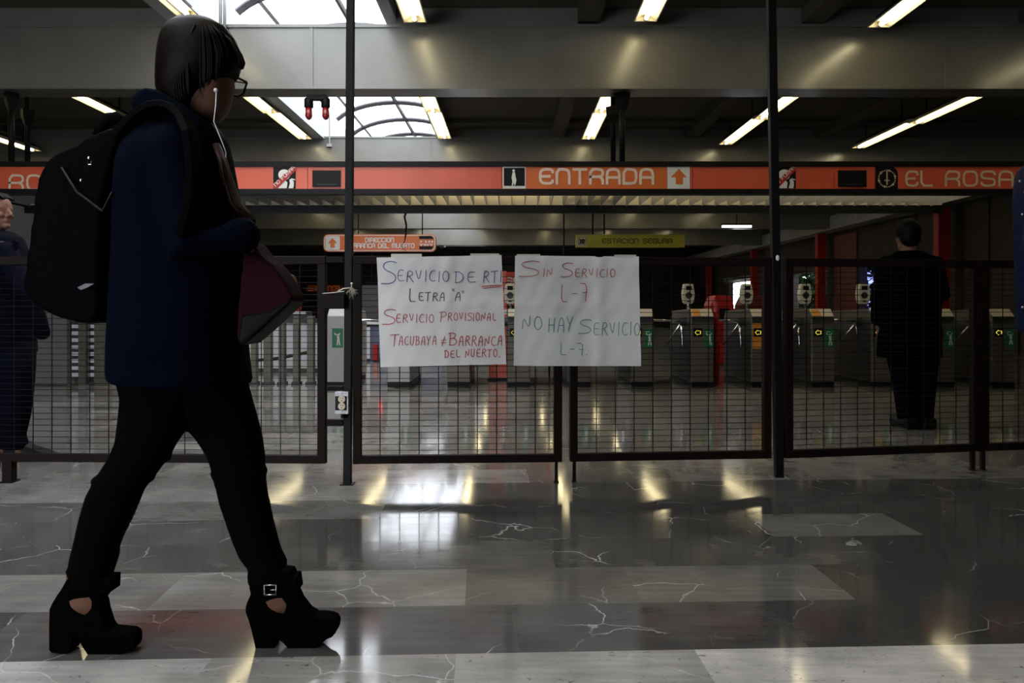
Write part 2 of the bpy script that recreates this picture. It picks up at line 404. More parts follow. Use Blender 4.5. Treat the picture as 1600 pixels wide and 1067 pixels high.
def text(mb, s, font, x0, yb, height, width, Y, w, push=V((0,-1,0)), plane=None, gap=.28, jitter=0, slope=0, curve=0, th=.0012):
    """letters between photograph pixels x0..x0+width, baseline yb, letter height px, on the plane at depth Y"""
    adv = {'I': .2, 'M': 1.0, '-': .6, '"': .35, '.': .12, ' ': .5}
    tot = sum(adv.get(c, .8)+gap for c in s)-gap
    k = width/tot; x = 0
    for c in s:
        if c != ' ':
            jy = random.uniform(-1, 1)*jitter*height; js = 1+random.uniform(-1, 1)*jitter
            ox = x0+x*k; oy = yb+jy+slope*x*k
            if plane: o, ux, uz = plane(ox, oy)
            else:
                o = P(ox, oy, Y); ux = V((Y/1200,0,0)); uz = V((0,0,Y/1200))
            for ip, pl in enumerate(font[c]):
                q = smooth_poly(pl, curve) if curve else pl
                stroke(mb, [(a*k, b*height*js) for a, b in q], w, o, ux, uz, push, th+ip*.0005)
        x += adv.get(c, .8)+gap
    return mb

# ------------------------------------------------------------------ the setting
SK0, SK1 = -3.2, -1.3          # skylight opening
YN, YF = -3.2, 41.0
XL, XR = -13.0, 9.4
CZ = 4.0
TH = .040                      # small turn of the tile grid
# floor: one quad per marble tile, its own shade stored per tile
pitch = .341
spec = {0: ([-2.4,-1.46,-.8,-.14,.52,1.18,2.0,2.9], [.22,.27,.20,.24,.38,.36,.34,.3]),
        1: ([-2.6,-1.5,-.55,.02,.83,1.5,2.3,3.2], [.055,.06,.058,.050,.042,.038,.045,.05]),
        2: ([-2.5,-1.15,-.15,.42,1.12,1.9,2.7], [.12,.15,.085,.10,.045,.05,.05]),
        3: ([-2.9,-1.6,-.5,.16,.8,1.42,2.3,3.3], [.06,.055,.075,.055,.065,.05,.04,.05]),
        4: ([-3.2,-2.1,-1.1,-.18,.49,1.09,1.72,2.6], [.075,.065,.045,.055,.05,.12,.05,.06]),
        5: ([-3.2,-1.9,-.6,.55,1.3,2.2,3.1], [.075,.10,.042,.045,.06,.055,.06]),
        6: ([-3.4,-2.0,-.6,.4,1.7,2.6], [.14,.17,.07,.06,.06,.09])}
fm = MB(); cols = []
ct, sn = math.cos(TH), math.sin(TH)
def tile(u0, u1, v0, v1, sh):
    pts = [(u0,v0),(u1,v0),(u1,v1),(u0,v1)]
    fm.add([(u*ct-v*sn, u*sn+v*ct, 0) for u, v in pts], [(0,1,2,3)])
    cols.append((sh, random.random(), random.random()))
for r in range(-17, 118):
    v0 = 2.09+pitch*(r-1)+.02; v1 = v0+pitch
    if r in spec:
        bs, sh = spec[r]; bs = [u+v0*sn for u in bs]
        seg = list(zip(bs, bs[1:], sh)); lo, hi = bs[0], bs[-1]
    else:
        seg = []; lo = hi = random.uniform(-.5, .5)
    u = lo
    while u > -14:
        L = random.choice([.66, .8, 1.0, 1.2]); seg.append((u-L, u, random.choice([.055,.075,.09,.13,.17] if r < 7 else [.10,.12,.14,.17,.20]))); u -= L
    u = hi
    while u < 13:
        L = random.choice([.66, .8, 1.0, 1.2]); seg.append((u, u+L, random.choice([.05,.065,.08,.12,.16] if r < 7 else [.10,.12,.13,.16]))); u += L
    for a, b, c in seg: tile(a, b, v0, v1, c)
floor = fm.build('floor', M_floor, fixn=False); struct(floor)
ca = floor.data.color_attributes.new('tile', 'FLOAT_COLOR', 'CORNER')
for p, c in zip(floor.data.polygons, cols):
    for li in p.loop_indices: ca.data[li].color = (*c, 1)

b = MB(); T = .15
b.box(XL, SK0-.25, YN, YF, CZ, CZ+T); b.box(SK1+.12, XR+3, YN, YF, CZ, CZ+T); b.box(SK0-.25, SK1+.12, 37, YF, CZ, CZ+T)
LX = [-7.95, -5.70, -3.44, -1.12, 1.27, 3.55, 5.76]
for x in LX:
    if x in (-3.44, -1.12): continue
    b.box(x-.60, x-.38, YN, YF, CZ-.16, CZ)
for y in (2.2, 4.0, 10.2, 12.4, 17.5, 19): b.box(SK1+.12, XR, y, y+.12, CZ-.07, CZ); b.box(XL, SK0-.25, y, y+.12, CZ-.07, CZ)
struct(b.build('ceiling', M_ceil))
struct(MB().box(XL-.2, XL, YN, YF, 0, CZ).build('wall_left', M_grey_wall))
struct(MB().box(XL, XR, YF, YF+.2, 0, CZ).build('wall_back', M_brown_wall))
struct(MB().box(-2.6, XR, YN-.2, YN, 0, CZ).box(XL, -6.3, YN-.2, YN, 0, CZ).box(-6.3, -2.6, YN-.2, YN, 2.75, CZ).build('wall_front', M_brown_wall))  # unseen opening at left, added to let daylight in from behind the camera
b = MB()
ops = [(19.5, 20.75), (22.95, 25.7), (29.3, 33.3)]
b.box(XR, XR+.2, YN, YF, 0, .9); b.box(XR, XR+.2, YN, YF, 2.05, CZ)
y = YN
for a, c in ops: b.box(XR, XR+.2, y, a, .9, 2.05); y = c
b.box(XR, XR+.2, y, YF, .9, 2.05)
for i in range(24): b.box(XR-.03, XR, YN+.3+i*.9, YN+.34+i*.9, 0.1, 3.4)
struct(b.build('wall_right', M_brown_wall))
for i, (a, c) in enumerate(ops):
    struct(MB().box(XR+.09, XR+.10, a, c, .9, 2.05).build('window_%d' % (i+2), M_tint if i == 0 else M_glass))
struct(MB().box(XR-.05, XR-.01, 20.85, 22.3, .3, 3.0).build('trim_1', M_darkred))
struct(MB().box(8.9, 9.35, 8, YF, 3.12, 3.5).build('trim_2', M_trim))
# curbs of the skylight
b = MB(); b.box(SK0-.25, SK0, YN, 37, 3.82, 4.38); struct(b.build('trim_3', M_trim))
b = MB(); b.box(SK1, SK1+.12, YN, 37, 3.88, 4.38); struct(b.build('trim_4', M_trim))
b = MB(); b.box(SK0-.6, SK1+.6, YN-.1, YN, 3.9, 5.2); b.box(SK0-.6, SK1+.6, 37, 37.1, 3.9, 5.2); struct(b.build('trim_5', M_trim))
# barrel vault of translucent sheet with thin ribs
vc, vw, vz, vr = -2.28, 1.30, 4.38, .62
def arch(y, n=20, dr=0): return [V((vc+(vw+dr)*math.cos(math.pi*k/n)*1, y, vz+(vr+dr)*math.sin(math.pi*k/n))) for k in range(n+1)]
b = MB(); rings = [arch(YN+i*((37-YN)/8)) for i in range(9)]
for i in range(8):
    vs = rings[i]+rings[i+1]; n = 21
    b.add(vs, [(j, j+1, j+1+n, j+n) for j in range(20)])
vault = struct(b.build('window_1', M_sky, fixn=False, smooth=True))
b = MB(); y = 4.10-1.37*5
while y < 37:
    b.tube(arch(y, dr=-.03), .052, 6); y += 1.37
for k in (5, 10, 15):
    p = arch(YN, dr=-.03)[k]; q = arch(37, dr=-.03)[k]; b.tube([p, q], .028 if k != 10 else .042, 6)
b.build('window_frame', M_body_dark, vault)
for x0, x1 in ((SK0-.4, vc-vw+.25), (vc+vw-.25, SK1+.5)):      # sills between curb and vault
    pass
struct(MB().box(vc-vw-.1, SK0-.24, YN, 37, 4.33, 4.40).build('trim_6', M_trim))
struct(MB().box(SK1+.11, vc+vw+.1, YN, 37, 4.33, 4.40).build('trim_7', M_trim))

# ------------------------------------------------------------------ cross beams
def beam(y, d, z0, z1, label, seams=()):
    t = thing('ceiling_beam', label, 'beam', (0, y, z0), 'steel beams crossing under the ceiling')
    b = MB(); b.box(XL, XR, y, y+d, z0, z1)
    b.box(XL, SK0-.25, y+.05, y+d-.05, z1, CZ); b.box(SK1+.12, XR, y+.05, y+d-.05, z1, CZ)
    b.build('web', M_beam, t)
    b = MB(); b.box(XL, XR, y-.012, y, z0, z0+.03); b.box(XL, XR, y-.02, y, z1-.03, z1)
    b.build('edge_strip', M_beam, t)
    if seams:
        b = MB()
        for sx in seams: b.box(sx-.015, sx+.015, y-.010, y, z0+.03, z1-.03)
        b.build('cover_strip', M_beam, t)
    return t
beam(7.78, .30, 3.16, 3.81, 'nearest and largest grey beam crossing the whole top of the picture', seams=(-2.03, 4.4, -6.5))
beam(13.1, .30, 3.16, 3.86, 'grey beam just above the long red and orange sign band', seams=(-1.4, 2.2))
beam(21.5, .34, 3.16, 3.92, 'grey beam directly below the lamp grille, behind the hanging signs', seams=(2.4,))
beam(27.3, .34, 3.16, 3.94, 'farthest grey beam, low behind the orange and yellow hanging signs')

# ------------------------------------------------------------------ fluorescent lights
def light(x, y0, y1, z, label, lit=True, wd=.23):
    t = thing('ceiling_light', label, 'ceiling light', (x, (y0+y1)/2, z+.2), 'fluorescent strip lights')
    b = MB(); b.box(x-.035, x+.035, y0+.03, y1-.03, z+.055, z+.10)
    for yy in (y0+.3, y1-.3): b.box(x-.008, x+.008, yy-.008, yy+.008, z+.10, CZ)
    b.build('housing', M_post, t)
    h = wd/2; b = MB()
    pr = [(-h,0),(-h+.012,-.004),(-.04,.05),(.04,.05),(h-.012,-.004),(h,0),(.045,.062),(-.045,.062)]
    b.prism([V((x+px, y0, z+pz)) for px, pz in pr], (0, y1-y0, 0))
    for ye in (y0, y1-.006): b.prism([V((x-h, ye, z)), V((x+h, ye, z)), V((x+.045, ye, z+.06)), V((x-.045, ye, z+.06))], (0, .006, 0))
    b.build('reflector', M_reflector, t)
    MB().tube([(x, y0+.06, z+.008), (x, y1-.06, z+.008)], .019, 10).build('tube', M_tube, t, smooth=True)
    for a, c in ((y0+.02, y0+.06), (y1-.06, y1-.02)): MB().tube([(x, a, z+.012), (x, c, z+.012)], .021, 8).bar((x, (a+c)/2, z+.01), (x, (a+c)/2, z+.06), .02, .02).build('socket', M_ivory, t)
    return t
# row behind the big beam
nm2 = ['crossed by the left rods', 'above the backpack of the walking woman', 'left of the far skylight',
       'right of the far skylight', 'left of the central hanger rods', 'left of the tall right post', 'farthest right']
zz2 = [3.55, 3.72, 3.75, 3.76, 3.75, 3.66, 3.60]
for x, s, z in zip(LX, nm2, zz2):
    far = True
    if x != -5.70:
        light(x, 11.05, 12.8, z, 'far strip light of the pair behind the big beam, '+s)
        light(x, 9.2, 10.97, z-.03, 'near strip light of the pair behind the big beam, '+s)
    else:
        light(x, 9.7, 11.45, z, 'strip light behind the big beam, '+s)
# row in front of the big beam
for x, s, z in ((-3.17, 'over the walking woman', 3.80), (-.95, 'just right of the near skylight', 3.75), (1.31, 'above the middle of the hall', 3.76), (3.60, 'at the top right corner', 3.70), (5.95, 'outside the frame at right', 3.72)):
    light(x, 5.78, 7.55, z, 'strip light in front of the big beam, '+s)
light(3.6, 1.6, 3.35, 3.78, 'strip light above the camera, right of its pair'); light(-.7, 1.6, 3.35, 3.78, 'strip light above the camera, left of its pair')
for yi, (y0, s) in enumerate(((17.6, 'in the third bay'), (23.4, 'in the fourth bay'), (30., 'in the farthest bay'))):
    for x, q in zip(LX[1:], ('leftmost', 'second from left', 'left of the skylight axis', 'middle', 'right of the middle', 'rightmost')):
        light(x, y0, y0+3.3, 3.72, 'strip light hidden behind the lamp grille %s, %s' % (s, q))

# ------------------------------------------------------------------ skylight conduits, red lamps
t = thing('conduit_pipes', 'two thin grey conduit pipes rising beside the near skylight, above the woman', 'pipe', P(349, 45, 7.7))
for px in (344.5, 351):
    a = P(px, 50, 7.72); MB().tube([a, V((a.x, a.y, 4.4))], .016, 8).build('pipe', M_trim, t, smooth=True)
a = P(515, 155, 12.9)
t = thing('thin_drop_conduit', 'thin grey conduit ending in a small box below the red lamps', 'pipe', P(515, 228, 12.95))
a = P(515, 152, 13.07); c = P(515, 226, 13.07)
MB().tube([(a.x, a.y, 4.3), c], .012, 6).build('pipe', M_trim, t); MB().box(c.x-.04, c.x+.04, c.y-.04, c.y+.03, c.z-.04, c.z+.01).build('junction_box', M_trim, t)
t = thing('twin_beacon_light', 'pair of red warning lamps with black caps hanging under the big beam', 'warning light', P(496, 152, 7.9))
s = 7.9/1200
b = MB(); c = P(496, 154, 7.9); b.box(c.x-.10, c.x+.10, 7.86, 7.94, c.z-.015, c.z+.03); b.build('bracket', M_black, t)
for px in (482.5, 509):
    c = P(px, 160, 7.9)
    MB().tube([c+V((0,0,.045)), c+V((0,0,.03)), c+V((0,0,-.05)), c+V((0,0,-.055))], [.035,.045,.045,.038], 14).build('cap', M_black, t, smooth=True)
    MB().tube([c+V((0,0,-.05)), c+V((0,0,-.14)), c+V((0,0,-.165)), c+V((0,0,-.178))], [.033,.036,.026,.010], 14).build('lens', M_beacon, t, smooth=True)

# ------------------------------------------------------------------ hanger rods of the sign band
def rod(px, Y, ztop, zcol, label):
    c = P(px, 300, Y)
    t = thing('hanger_rod', label, 'rod', (c.x, Y, 2.45), 'dark rods carrying the sign band')
    MB().tube([(c.x, Y, 2.452), (c.x, Y, ztop)], .030, 10).build('tube', M_post, t, smooth=True)
    MB().tube([(c.x, Y, zcol), (c.x, Y, zcol-.09), (c.x, Y, zcol-.2)], [.085,.075,.030], 4).build('collar', M_post, t)
rod(972, 7.93, 3.16, 3.16, 'dark hanger rod of the sign band, right one of the central pair')
rod(958, 8.75, 4.0, 3.23, 'dark hanger rod of the sign band, left one of the central pair')
rod(18, 7.93, 3.16, 3.16, 'dark hanger rod of the sign band, at the left picture edge')
rod(43, 8.75, 4.0, 3.20, 'dark hanger rod with diamond collar, second from the left picture edge')

# ------------------------------------------------------------------ long sign band
YS = 7.80
def flat(mb, pts, Y, th=.004, holes=()):
    mb.prism([P(x, y, Y) for x, y in pts], (0, th, 0), [[P(x, y, Y) for x, y in h] for h in holes]); return mb
def rect(x0, y0, x1, y1): return [(x0,y0),(x1,y0),(x1,y1),(x0,y1)]
def disc(cx, cy, r, n=20, ry=None): return [(cx+r*math.cos(2*math.pi*k/n), cy+(ry or r)*math.sin(2*math.pi*k/n)) for k in range(n)]
s = YS/1200
sb = thing('overhead_sign_band', 'long red and orange sign band reading ENTRADA and EL ROSARIO over the passage', 'sign', (0, YS, 2.1))
b = MB(); xs0, xs1 = P(-60, 0, YS).x, P(1680, 0, YS).x
zt, zp1, zp0, zb = P(0, 252, YS).z, P(0, 260, YS).z, P(0, 295, YS).z, P(0, 303, YS).z
b.box(xs0, xs1, YS, YS+.13, zp1, zt); b.box(xs0, xs1, YS, YS+.13, zb, zp0); b.box(xs0, xs1, YS+.06, YS+.13, zp0, zp1)
b.build('frame', M_black, sb)
def panel(x0, x1, m, name='panel', label=None):
    a = P(x0+.4, 0, YS).x; c = P(x1-.4, 0, YS).x
    return MB().box(a, c, YS+.02, YS+.06, zp0+.001, zp1-.001).build(name, m, sb, label)
panel(-60, 168, M_red_sign); panel(168, 480, M_red_sign); panel(480, 784, M_red_sign)
panel(784, 1043, M_orange_sign, 'entrance_panel', 'orange panel lettered ENTRADA')
panel(1083, 1305, M_red_sign); panel(1305, 1368, M_red_sign); panel(1368, 1680, M_red_sign)
arrow = panel(1043, 1079, M_white_sign, 'arrow_panel', 'white panel with orange up arrow'); panel(1079, 1083, M_red_sign)
YF_ = YS+.016
def onpanel(mb, pts, th=.004, dy=0, holes=()): return flat(mb, pts, YF_-dy, th, holes)
onpanel(MB(), [(1061,263.5),(1073,277),(1067,277),(1067,288),(1056,288),(1056,277),(1048,277)]).build('arrow', M_orange_sign, arrow)
fr = [rect(785.5, 260.5, 821.5, 294.5)]
wi = onpanel(MB(), fr[0], th=.006).build('walker_icon', M_white_sign, sb, 'black icon of a walking figure in white frame')
onpanel(MB(), rect(787.2, 262.3, 819.8, 290.3), dy=.003).build('field', M_black, wi)
b = MB(); onpanel(b, disc(802.5, 266.5, 2.0), dy=.005)
onpanel(b, [(801,269),(804.5,269),(805.5,276),(807,281),(805.5,288),(803.5,290),(803,284),(801.5,290),(799.5,290),(800.5,283),(799.2,278)], dy=.005); b.build('figure', M_white_sign, wi)
text(MB(), 'ENTRADA', TECH, 844, 286.5, 22, 176, YF_, .027, curve=1).build('lettering', M_pale_letter, sb)
text(MB(), 'EL', TECH, 1416, 290, 22, 41, YF_, .022, curve=1).build('lettering', M_cream_letter, sb)
text(MB(), 'ROSARIO', TECH, 1478, 290, 22, 172, YF_, .022, curve=1).build('lettering', M_cream_letter, sb)
text(MB(), 'ROSARIO', TECH, 15, 299-3, 22, 172, YF_, .022, curve=1).build('lettering', M_cream_letter, sb)
for ox in (0, 781.5):          # two no smoking plates
    o = onpanel(MB(), rect(427+ox, 261, 462+ox, 294.5)).build('no_smoking_icon', M_black, sb, 'black and white no smoking plate with red diagonal band')
    b = MB(); onpanel(b, disc(444+ox, 273, 9.2, ry=8.5), dy=.002)
    onpanel(b, [(431+ox,294),(436+ox,284),(444+ox,280),(449+ox,285),(448+ox,294)], dy=.002)
    onpanel(b, [(451+ox,294),(453+ox,286),(452+ox,281),(455+ox,279),(459+ox,284),(459+ox,290),(458+ox,294)], dy=.002)
    onpanel(b, [(455+ox,278.5),(461+ox,280),(461+ox,281.5),(455+ox,281)], dy=.002); b.build('figure', M_white_sign, o)
    onpanel(MB(), [(427+ox,288),(455+ox,261),(462+ox,261),(462+ox,266),(434+ox,294),(427+ox,294)], dy=.005).build('red_band', M_red_metal, o)
    def pl(x, y, ox=ox):
        k = x; dx, dy = 33*.70, -33*.68
        p = P(429.5+ox+(k*.73)+y*.69, 292.5-(k*.70)+y*.73, YF_-.006); return p, V((.73*s, 0, .70*s)), V((-.69*s, 0, .73*s))
    text(MB(), 'NO FUMAR', TECH, 2, 0, 4.6, 41, YF_, .006, plane=pl).build('lettering', M_white_sign, o)
for x0 in (488, 1310):
    o = onpanel(MB(), rect(x0, 266, x0+44, 292), th=.01, dy=.012).build('display', M_black, sb, 'switched-off black display')
    onpanel(MB(), rect(x0+7, 287.5, x0+38, 288.6), dy=.0135, th=.001).build('edge_line', M_body_dark, o)
o = onpanel(MB(), [(1368,260),(1395,260),(1401,265),(1403,272),(1403,295),(1368,295)], dy=.002).build('station_emblem', M_black, sb, 'black tile with a round beaded rosary emblem')
b = MB(); cx, cy = 1386, 279
for k in range(24):
    r = 1.9 if k % 4 == 2 else 1.1
    onpanel(b, disc(cx+13*math.cos(2*math.pi*k/24+.26), cy+13*math.sin(2*math.pi*k/24+.26), r, 8), dy=.004)
onpanel(b, rect(cx-.9, cy-13, cx+.9, cy+10), dy=.004); onpanel(b, rect(cx-4, cy+2, cx+4, cy+3.6), dy=.004)
b.build('beads', M_cream_letter, o)

# lamp grille behind the sign band
gx0, gx1 = P(-60, 0, YS).x, 4.95
t = thing('lamp_grille', 'canopy of slanting metal louvres with lamps inside, right behind the sign band', 'light canopy', (0, 8.3, 2.1))
zg = 2.108
b = MB(); b.box(gx0, gx1, 8.80, 8.86, 2.03, 2.42); b.box(gx0, gx1, YS+.13, 8.86, 2.42, 2.45); b.box(gx0, gx0+.03, YS+.13, 8.86, 2.1, 2.42); b.box(gx1-.03, gx1, YS+.13, 8.86, 2.1, 2.42)
b.build('casing', M_black, t)
b = MB(); b.box(gx0+.03, gx1-.03, YS+.14, 8.79, 2.405, 2.419); b.box(gx0+.03, gx1-.03, 8.785, 8.799, 2.12, 2.405); b.build('reflector', M_reflector, t)
b = MB(); x = gx0+.08
while x < gx1-.05:
    b.box(x-.002, x+.002, YS+.14, 8.79, zg, zg+.11); x += .145
x = 8.1
b.build('louvre', M_trim, t)
for a, c in ((-1.45, -.1), (-.05, .62), (1.15, 2.4), (2.45, 3.7), (3.72, 4.85)):
    MB().tube([(a, 8.35, 2.36), (c, 8.35, 2.36)], .016, 8).build('tube', MATS['fluorescent_tube_dim'] if 'fluorescent_tube_dim' in MATS else mat('fluorescent_tube_dim', (.9,.9,.8), .4, emit=(1,.86,.58), estr=9), t, smooth=True)

# ------------------------------------------------------------------ hanging signs further back
YD = 15.0
def rrect(x0, y0, x1, y1, r, n=5):
    o = []
    for cx, cy, a0 in ((x1-r, y1-r, 0), (x0+r, y1-r, 90), (x0+r, y0+r, 180), (x1-r, y0+r, 270)):
        for k in range(n+1):
            a = math.radians(a0+90*k/n); o.append((cx+r*math.cos(a), cy+r*math.sin(a)))
    return o
t = thing('direction_sign', 'orange rounded hanging sign reading DIRECCION BARRANCA DEL MUERTO with an up arrow', 'sign', P(593, 393, YD))
flat(MB(), rrect(505.5, 366, 681, 393, 7), YD, .10).build('case', M_orange_sign, t)
def f2(pts, dy=.006, th=.004, holes=()): return flat(MB(), pts, YD-dy, th, holes)
f2(rrect(506.5, 367, 680, 392, 6.5), holes=[rrect(508, 368.3, 678.6, 390.7, 6)]).build('outline', M_pale_letter, t)
a = f2(rrect(509, 368.8, 531, 390.2, 3)).build('arrow_field', M_white_sign, t)
f2([(519.5,371.5),(527,380),(523,380),(523,387),(516.5,387),(516.5,380),(512,380)], .010).build('arrow', M_orange_sign, a)
text(MB(), 'DIRECCION', TECH, 571, 378, 6.2, 44, YD-.004, .016).build('lettering', M_white_sign, t)
text(MB(), 'BARRANCA DEL MUERTO', TECH, 541, 387, 6.4, 106, YD-.004, .016).build('lettering', M_white_sign, t)
a = f2([(655,368.5),(674,368.5),(677,371.5),(677,373.2),(655,373.2)]).build('train_icon', M_black, t)
f2([(655,384.6),(677,384.6),(677,386),(674,389.6),(655,389.6)]).build('track_field', M_black, a)
b = MB()
for x0 in (656.5, 664, 669.5, 674): flat(b, rect(x0, 376, x0+2.6, 379), YD-.006, .004)
flat(b, rect(655, 381, 677, 382), YD-.006, .004)
for x0 in (658, 664, 668, 674): flat(b, disc(x0, 383, 1.3, 8), YD-.006, .004)
b.build('carriage', M_white_sign, a)
b = MB(); b.bar((-3.4, YD+.05, 3.98), (-1.15, YD+.05, 3.98), .05, .05)
for px in (560, 660): c = P(px, 366, YD+.05); b.tube([c, (c.x, c.y, 3.98)], .012, 6)
b.build('suspension_rod', M_post, t)
c = P(634, 328, 8.83)
c.z = 2.022; cable = MB().tube([c+V((0,0,.006)), c, P(632, 338, 8.83), P(635, 352, 8.83), P(634, 366, 8.83), P(632, 378, 8.83), P(626, 384, 8.83), P(634, 392, 8.83)], [.012,.012,.012,.012,.010,.005,.005,.004], 6).build('loose_cable', M_black)
tag(cable, 'loose black cable dangling in front of the orange direction sign', 'cable')
t = thing('security_sign', 'yellow-green hanging sign reading ESTACION SEGURA', 'sign', P(985, 386, YD))
flat(MB(), rect(900, 366.5, 1070, 386.5), YD, .10).build('case', M_yellow_sign, t)
text(MB(), 'ESTACION SEGURA', TECH, 941, 380, 6.8, 109, YD-.004, .015).build('lettering', M_brown_wall, t)
a = f2(rrect(902, 369, 917.5, 384.5, 2), .006).build('icon', M_cream, t)
b = MB(); flat(b, rrect(903.2, 370.2, 916.3, 383.3, 2), YD-.010, .004, [rrect(904, 371, 915.5, 382.5, 1.6)])
flat(b, [(904.5,372),(908,374),(911,372.5),(915,375),(913,380),(914.5,382),(909,380.5),(905,382),(906,377)], YD-.010, .004); b.build('figure', M_brown_wall, a)
for px in (926, 944): c = P(px, 366, YD+.05); MB().tube([c, (c.x, c.y, CZ)], .018, 6).build('suspension_rod', M_post, t)
c = P(881, 400, 14.0); o = MB().tube([(c.x, c.y, 1.5), (c.x, c.y, CZ)], .016, 8).build('drop_rod', M_post); tag(o, 'thin dark rod hanging left of the yellow-green sign', 'rod')
YW = 33.0
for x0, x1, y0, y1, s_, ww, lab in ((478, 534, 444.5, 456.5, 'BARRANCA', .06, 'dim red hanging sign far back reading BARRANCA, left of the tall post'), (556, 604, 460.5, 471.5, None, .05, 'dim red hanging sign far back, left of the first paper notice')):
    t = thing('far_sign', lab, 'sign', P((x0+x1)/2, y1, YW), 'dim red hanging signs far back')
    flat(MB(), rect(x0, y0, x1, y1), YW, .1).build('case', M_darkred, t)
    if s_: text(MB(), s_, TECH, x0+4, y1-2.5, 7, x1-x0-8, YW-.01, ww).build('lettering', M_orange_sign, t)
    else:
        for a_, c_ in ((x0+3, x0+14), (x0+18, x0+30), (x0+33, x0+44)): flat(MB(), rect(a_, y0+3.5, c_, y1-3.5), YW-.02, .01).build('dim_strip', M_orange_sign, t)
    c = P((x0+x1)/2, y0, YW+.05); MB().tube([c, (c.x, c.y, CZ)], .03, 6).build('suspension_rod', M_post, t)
c = P(1152, 354, 20); t = thing('small_strip_light', 'short crosswise strip light glowing white below the grille at right', 'ceiling light', c)
MB().box(c.x-.38, c.x+.38, 20, 20.1, c.z-.02, c.z+.04).build('tube', mat('cool_tube', (.9,.9,.9), .4, emit=(.85,.9,1), estr=1.2), t); MB().box(c.x-.4, c.x+.4, 19.98, 20.12, c.z+.04, c.z+.08).build('housing', M_post, t)
MB().tube([(c.x, 20.05, c.z+.08), (c.x, 20.05, CZ-.003)], .015, 6).build('suspension_rod', M_post, t)

# ------------------------------------------------------------------ tall posts
def lean_post(x0, y0, x1, y1, Y, wpx, name, label):
    A = P(x0, y0, Y); B = P(x1, y1, Y); A.z = 0; d = (B-A); k = CZ/d.z; B = A+d*k
    t = thing(name, label, 'post', A)
    MB().bar(A, B, wpx*Y/1200, .04, up=(0,1,0)).build('tube', M_post, t, bevel=.003)
    return t, A
YL, YR = 4.125, 4.272
pl_, A = lean_post(543, 757, 548, 0, YL, 12, 'steel_post', 'tall dark square post left of the paper notices, rising to the ceiling')
MB().box(A.x-.035, A.x+.035, YL-.035, YL+.035, 0, .006).build('base_plate', M_post, pl_)
pr_, A = lean_post(1217, 747, 1205, 0, YR, 13, 'steel_post', 'tall dark square post between the two right fence panels, rising to the ceiling')
MB().box(A.x-.045, A.x+.045, YR-.04, YR+.04, 0, .006).build('base_plate', M_galv, pr_)
c = P(1215, 403, YR-.035); o = MB().ball(c, .010, .006, .016).build('white_clip', M_white_plastic, pr_, 'small white clip')  # small white clip on the post

# ------------------------------------------------------------------ fence panels
def fence(xa, Ya, xb, Yb, label, legs=(), wa=12.5, wb=12.5, x0px=None):
    """panel between photograph columns xa and xb at depths Ya and Yb"""
    A = P(xa, 480, Ya); B = P(xb, 480, Yb); A.z = B.z = 0; d = B-A; L = d.length; d.normalize(); up = V((0,0,1))
    t = thing('fence_panel', label, 'fence', (A+B)/2, 'mesh fence panels across the passage')
    z0, z1, r = .112, 1.224, .043
    sa, sb_ = wa*Ya/1200, wb*Yb/1200
    def q(u, z): return A+d*u+up*z
    b = MB(); b.bar(q(0, z0+r/2), q(L, z0+r/2), .04, r); b.build('bottom_rail', M_fence, t, bevel=.003)
    b = MB(); b.bar(q(0, z1-r/2), q(L, z1-r/2), .04, r); b.build('top_rail', M_fence, t, bevel=.003)
    for u0, u1, nmz in ((0, sa, 'stile'), (L-sb_, L, 'stile')):
        MB().bar(q((u0+u1)/2, z0+r), q((u0+u1)/2, z1-r), u1-u0, .04, up=(d.y*-1, d.x, 0)).build('stile', M_fence, t, bevel=.003)
    b = MB(); u = L-sb_-.10
    while u > sa+.02:
        b.tube([q(u, z0+r*.8), q(u, z1-r*.8)], .0028, 5); u -= .1045
    z = z0+r+.026; nrm = V((-d.y, d.x, 0))
    while z < z1-r:
        b.tube([q(sa*.8, z)-nrm*.004, q(L-sb_*.8, z)-nrm*.004], .0016, 4); z += .0322
    b.build('wire_mesh', M_wire, t)
    for lx, w_ in legs:
        k = (lx-xa)/(xb-xa); u = k*L
        MB().bar(q(u, 0), q(u, z0+.01), w_, w_).build('leg', M_fence, t)
        MB().bar(q(u, 0), q(u, .006), w_*1.5, w_*1.5).build('foot', M_fence, t)
    return t
fence(-70, 4.19, 510, 4.13, 'long mesh fence panel at left, behind the walking woman', legs=((16, .05),), wb=13)
fence(552, 4.12, 878, 4.17, 'mesh gate leaf under the SERVICIO DE RTI notice', legs=((869, .018),), wa=13, wb=13)
fence(890, 4.18, 1203.5, 4.272, 'mesh gate leaf under the SIN SERVICIO notice', legs=((897, .018),), wa=12, wb=12)
fence(1225, 4.275, 1529, 4.48, 'mesh fence panel right of the tall right post, before the dark figure', legs=((1519, .022),), wa=13, wb=13)
fence(1529.6, 4.482, 1720, 4.62, 'mesh fence panel at the right picture edge', legs=((1535, .022),), wa=14)
# latch and cross bars at the left post
t = thing('gate_latch', 'dark cross bars and latch box joining the left fence panel to the tall post', 'latch', P(524, 660, 4.13))
for y0, y1 in ((401, 410), (603, 610), (655, 665)):
    a = P(510.5, (y0+y1)/2, 4.135); c = P(536.5, (y0+y1)/2, 4.135); MB().bar(a, c, .035, (y1-y0)*.00344).build('cross_bar', M_fence, t)
a = P(504, 458, 4.10); c = P(541, 482, 4.10); MB().box(a.x, c.x, 4.055, 4.10, c.z, a.z).build('latch_box', M_fence, t, bevel=.003)
MB().tube([P(504, 458.5, 4.052), P(522, 457, 4.05), P(538, 455, 4.05)], .0022, 6).build('edge_highlight', M_string, t)  # highlight on the latch box edge, modelled as a pale line
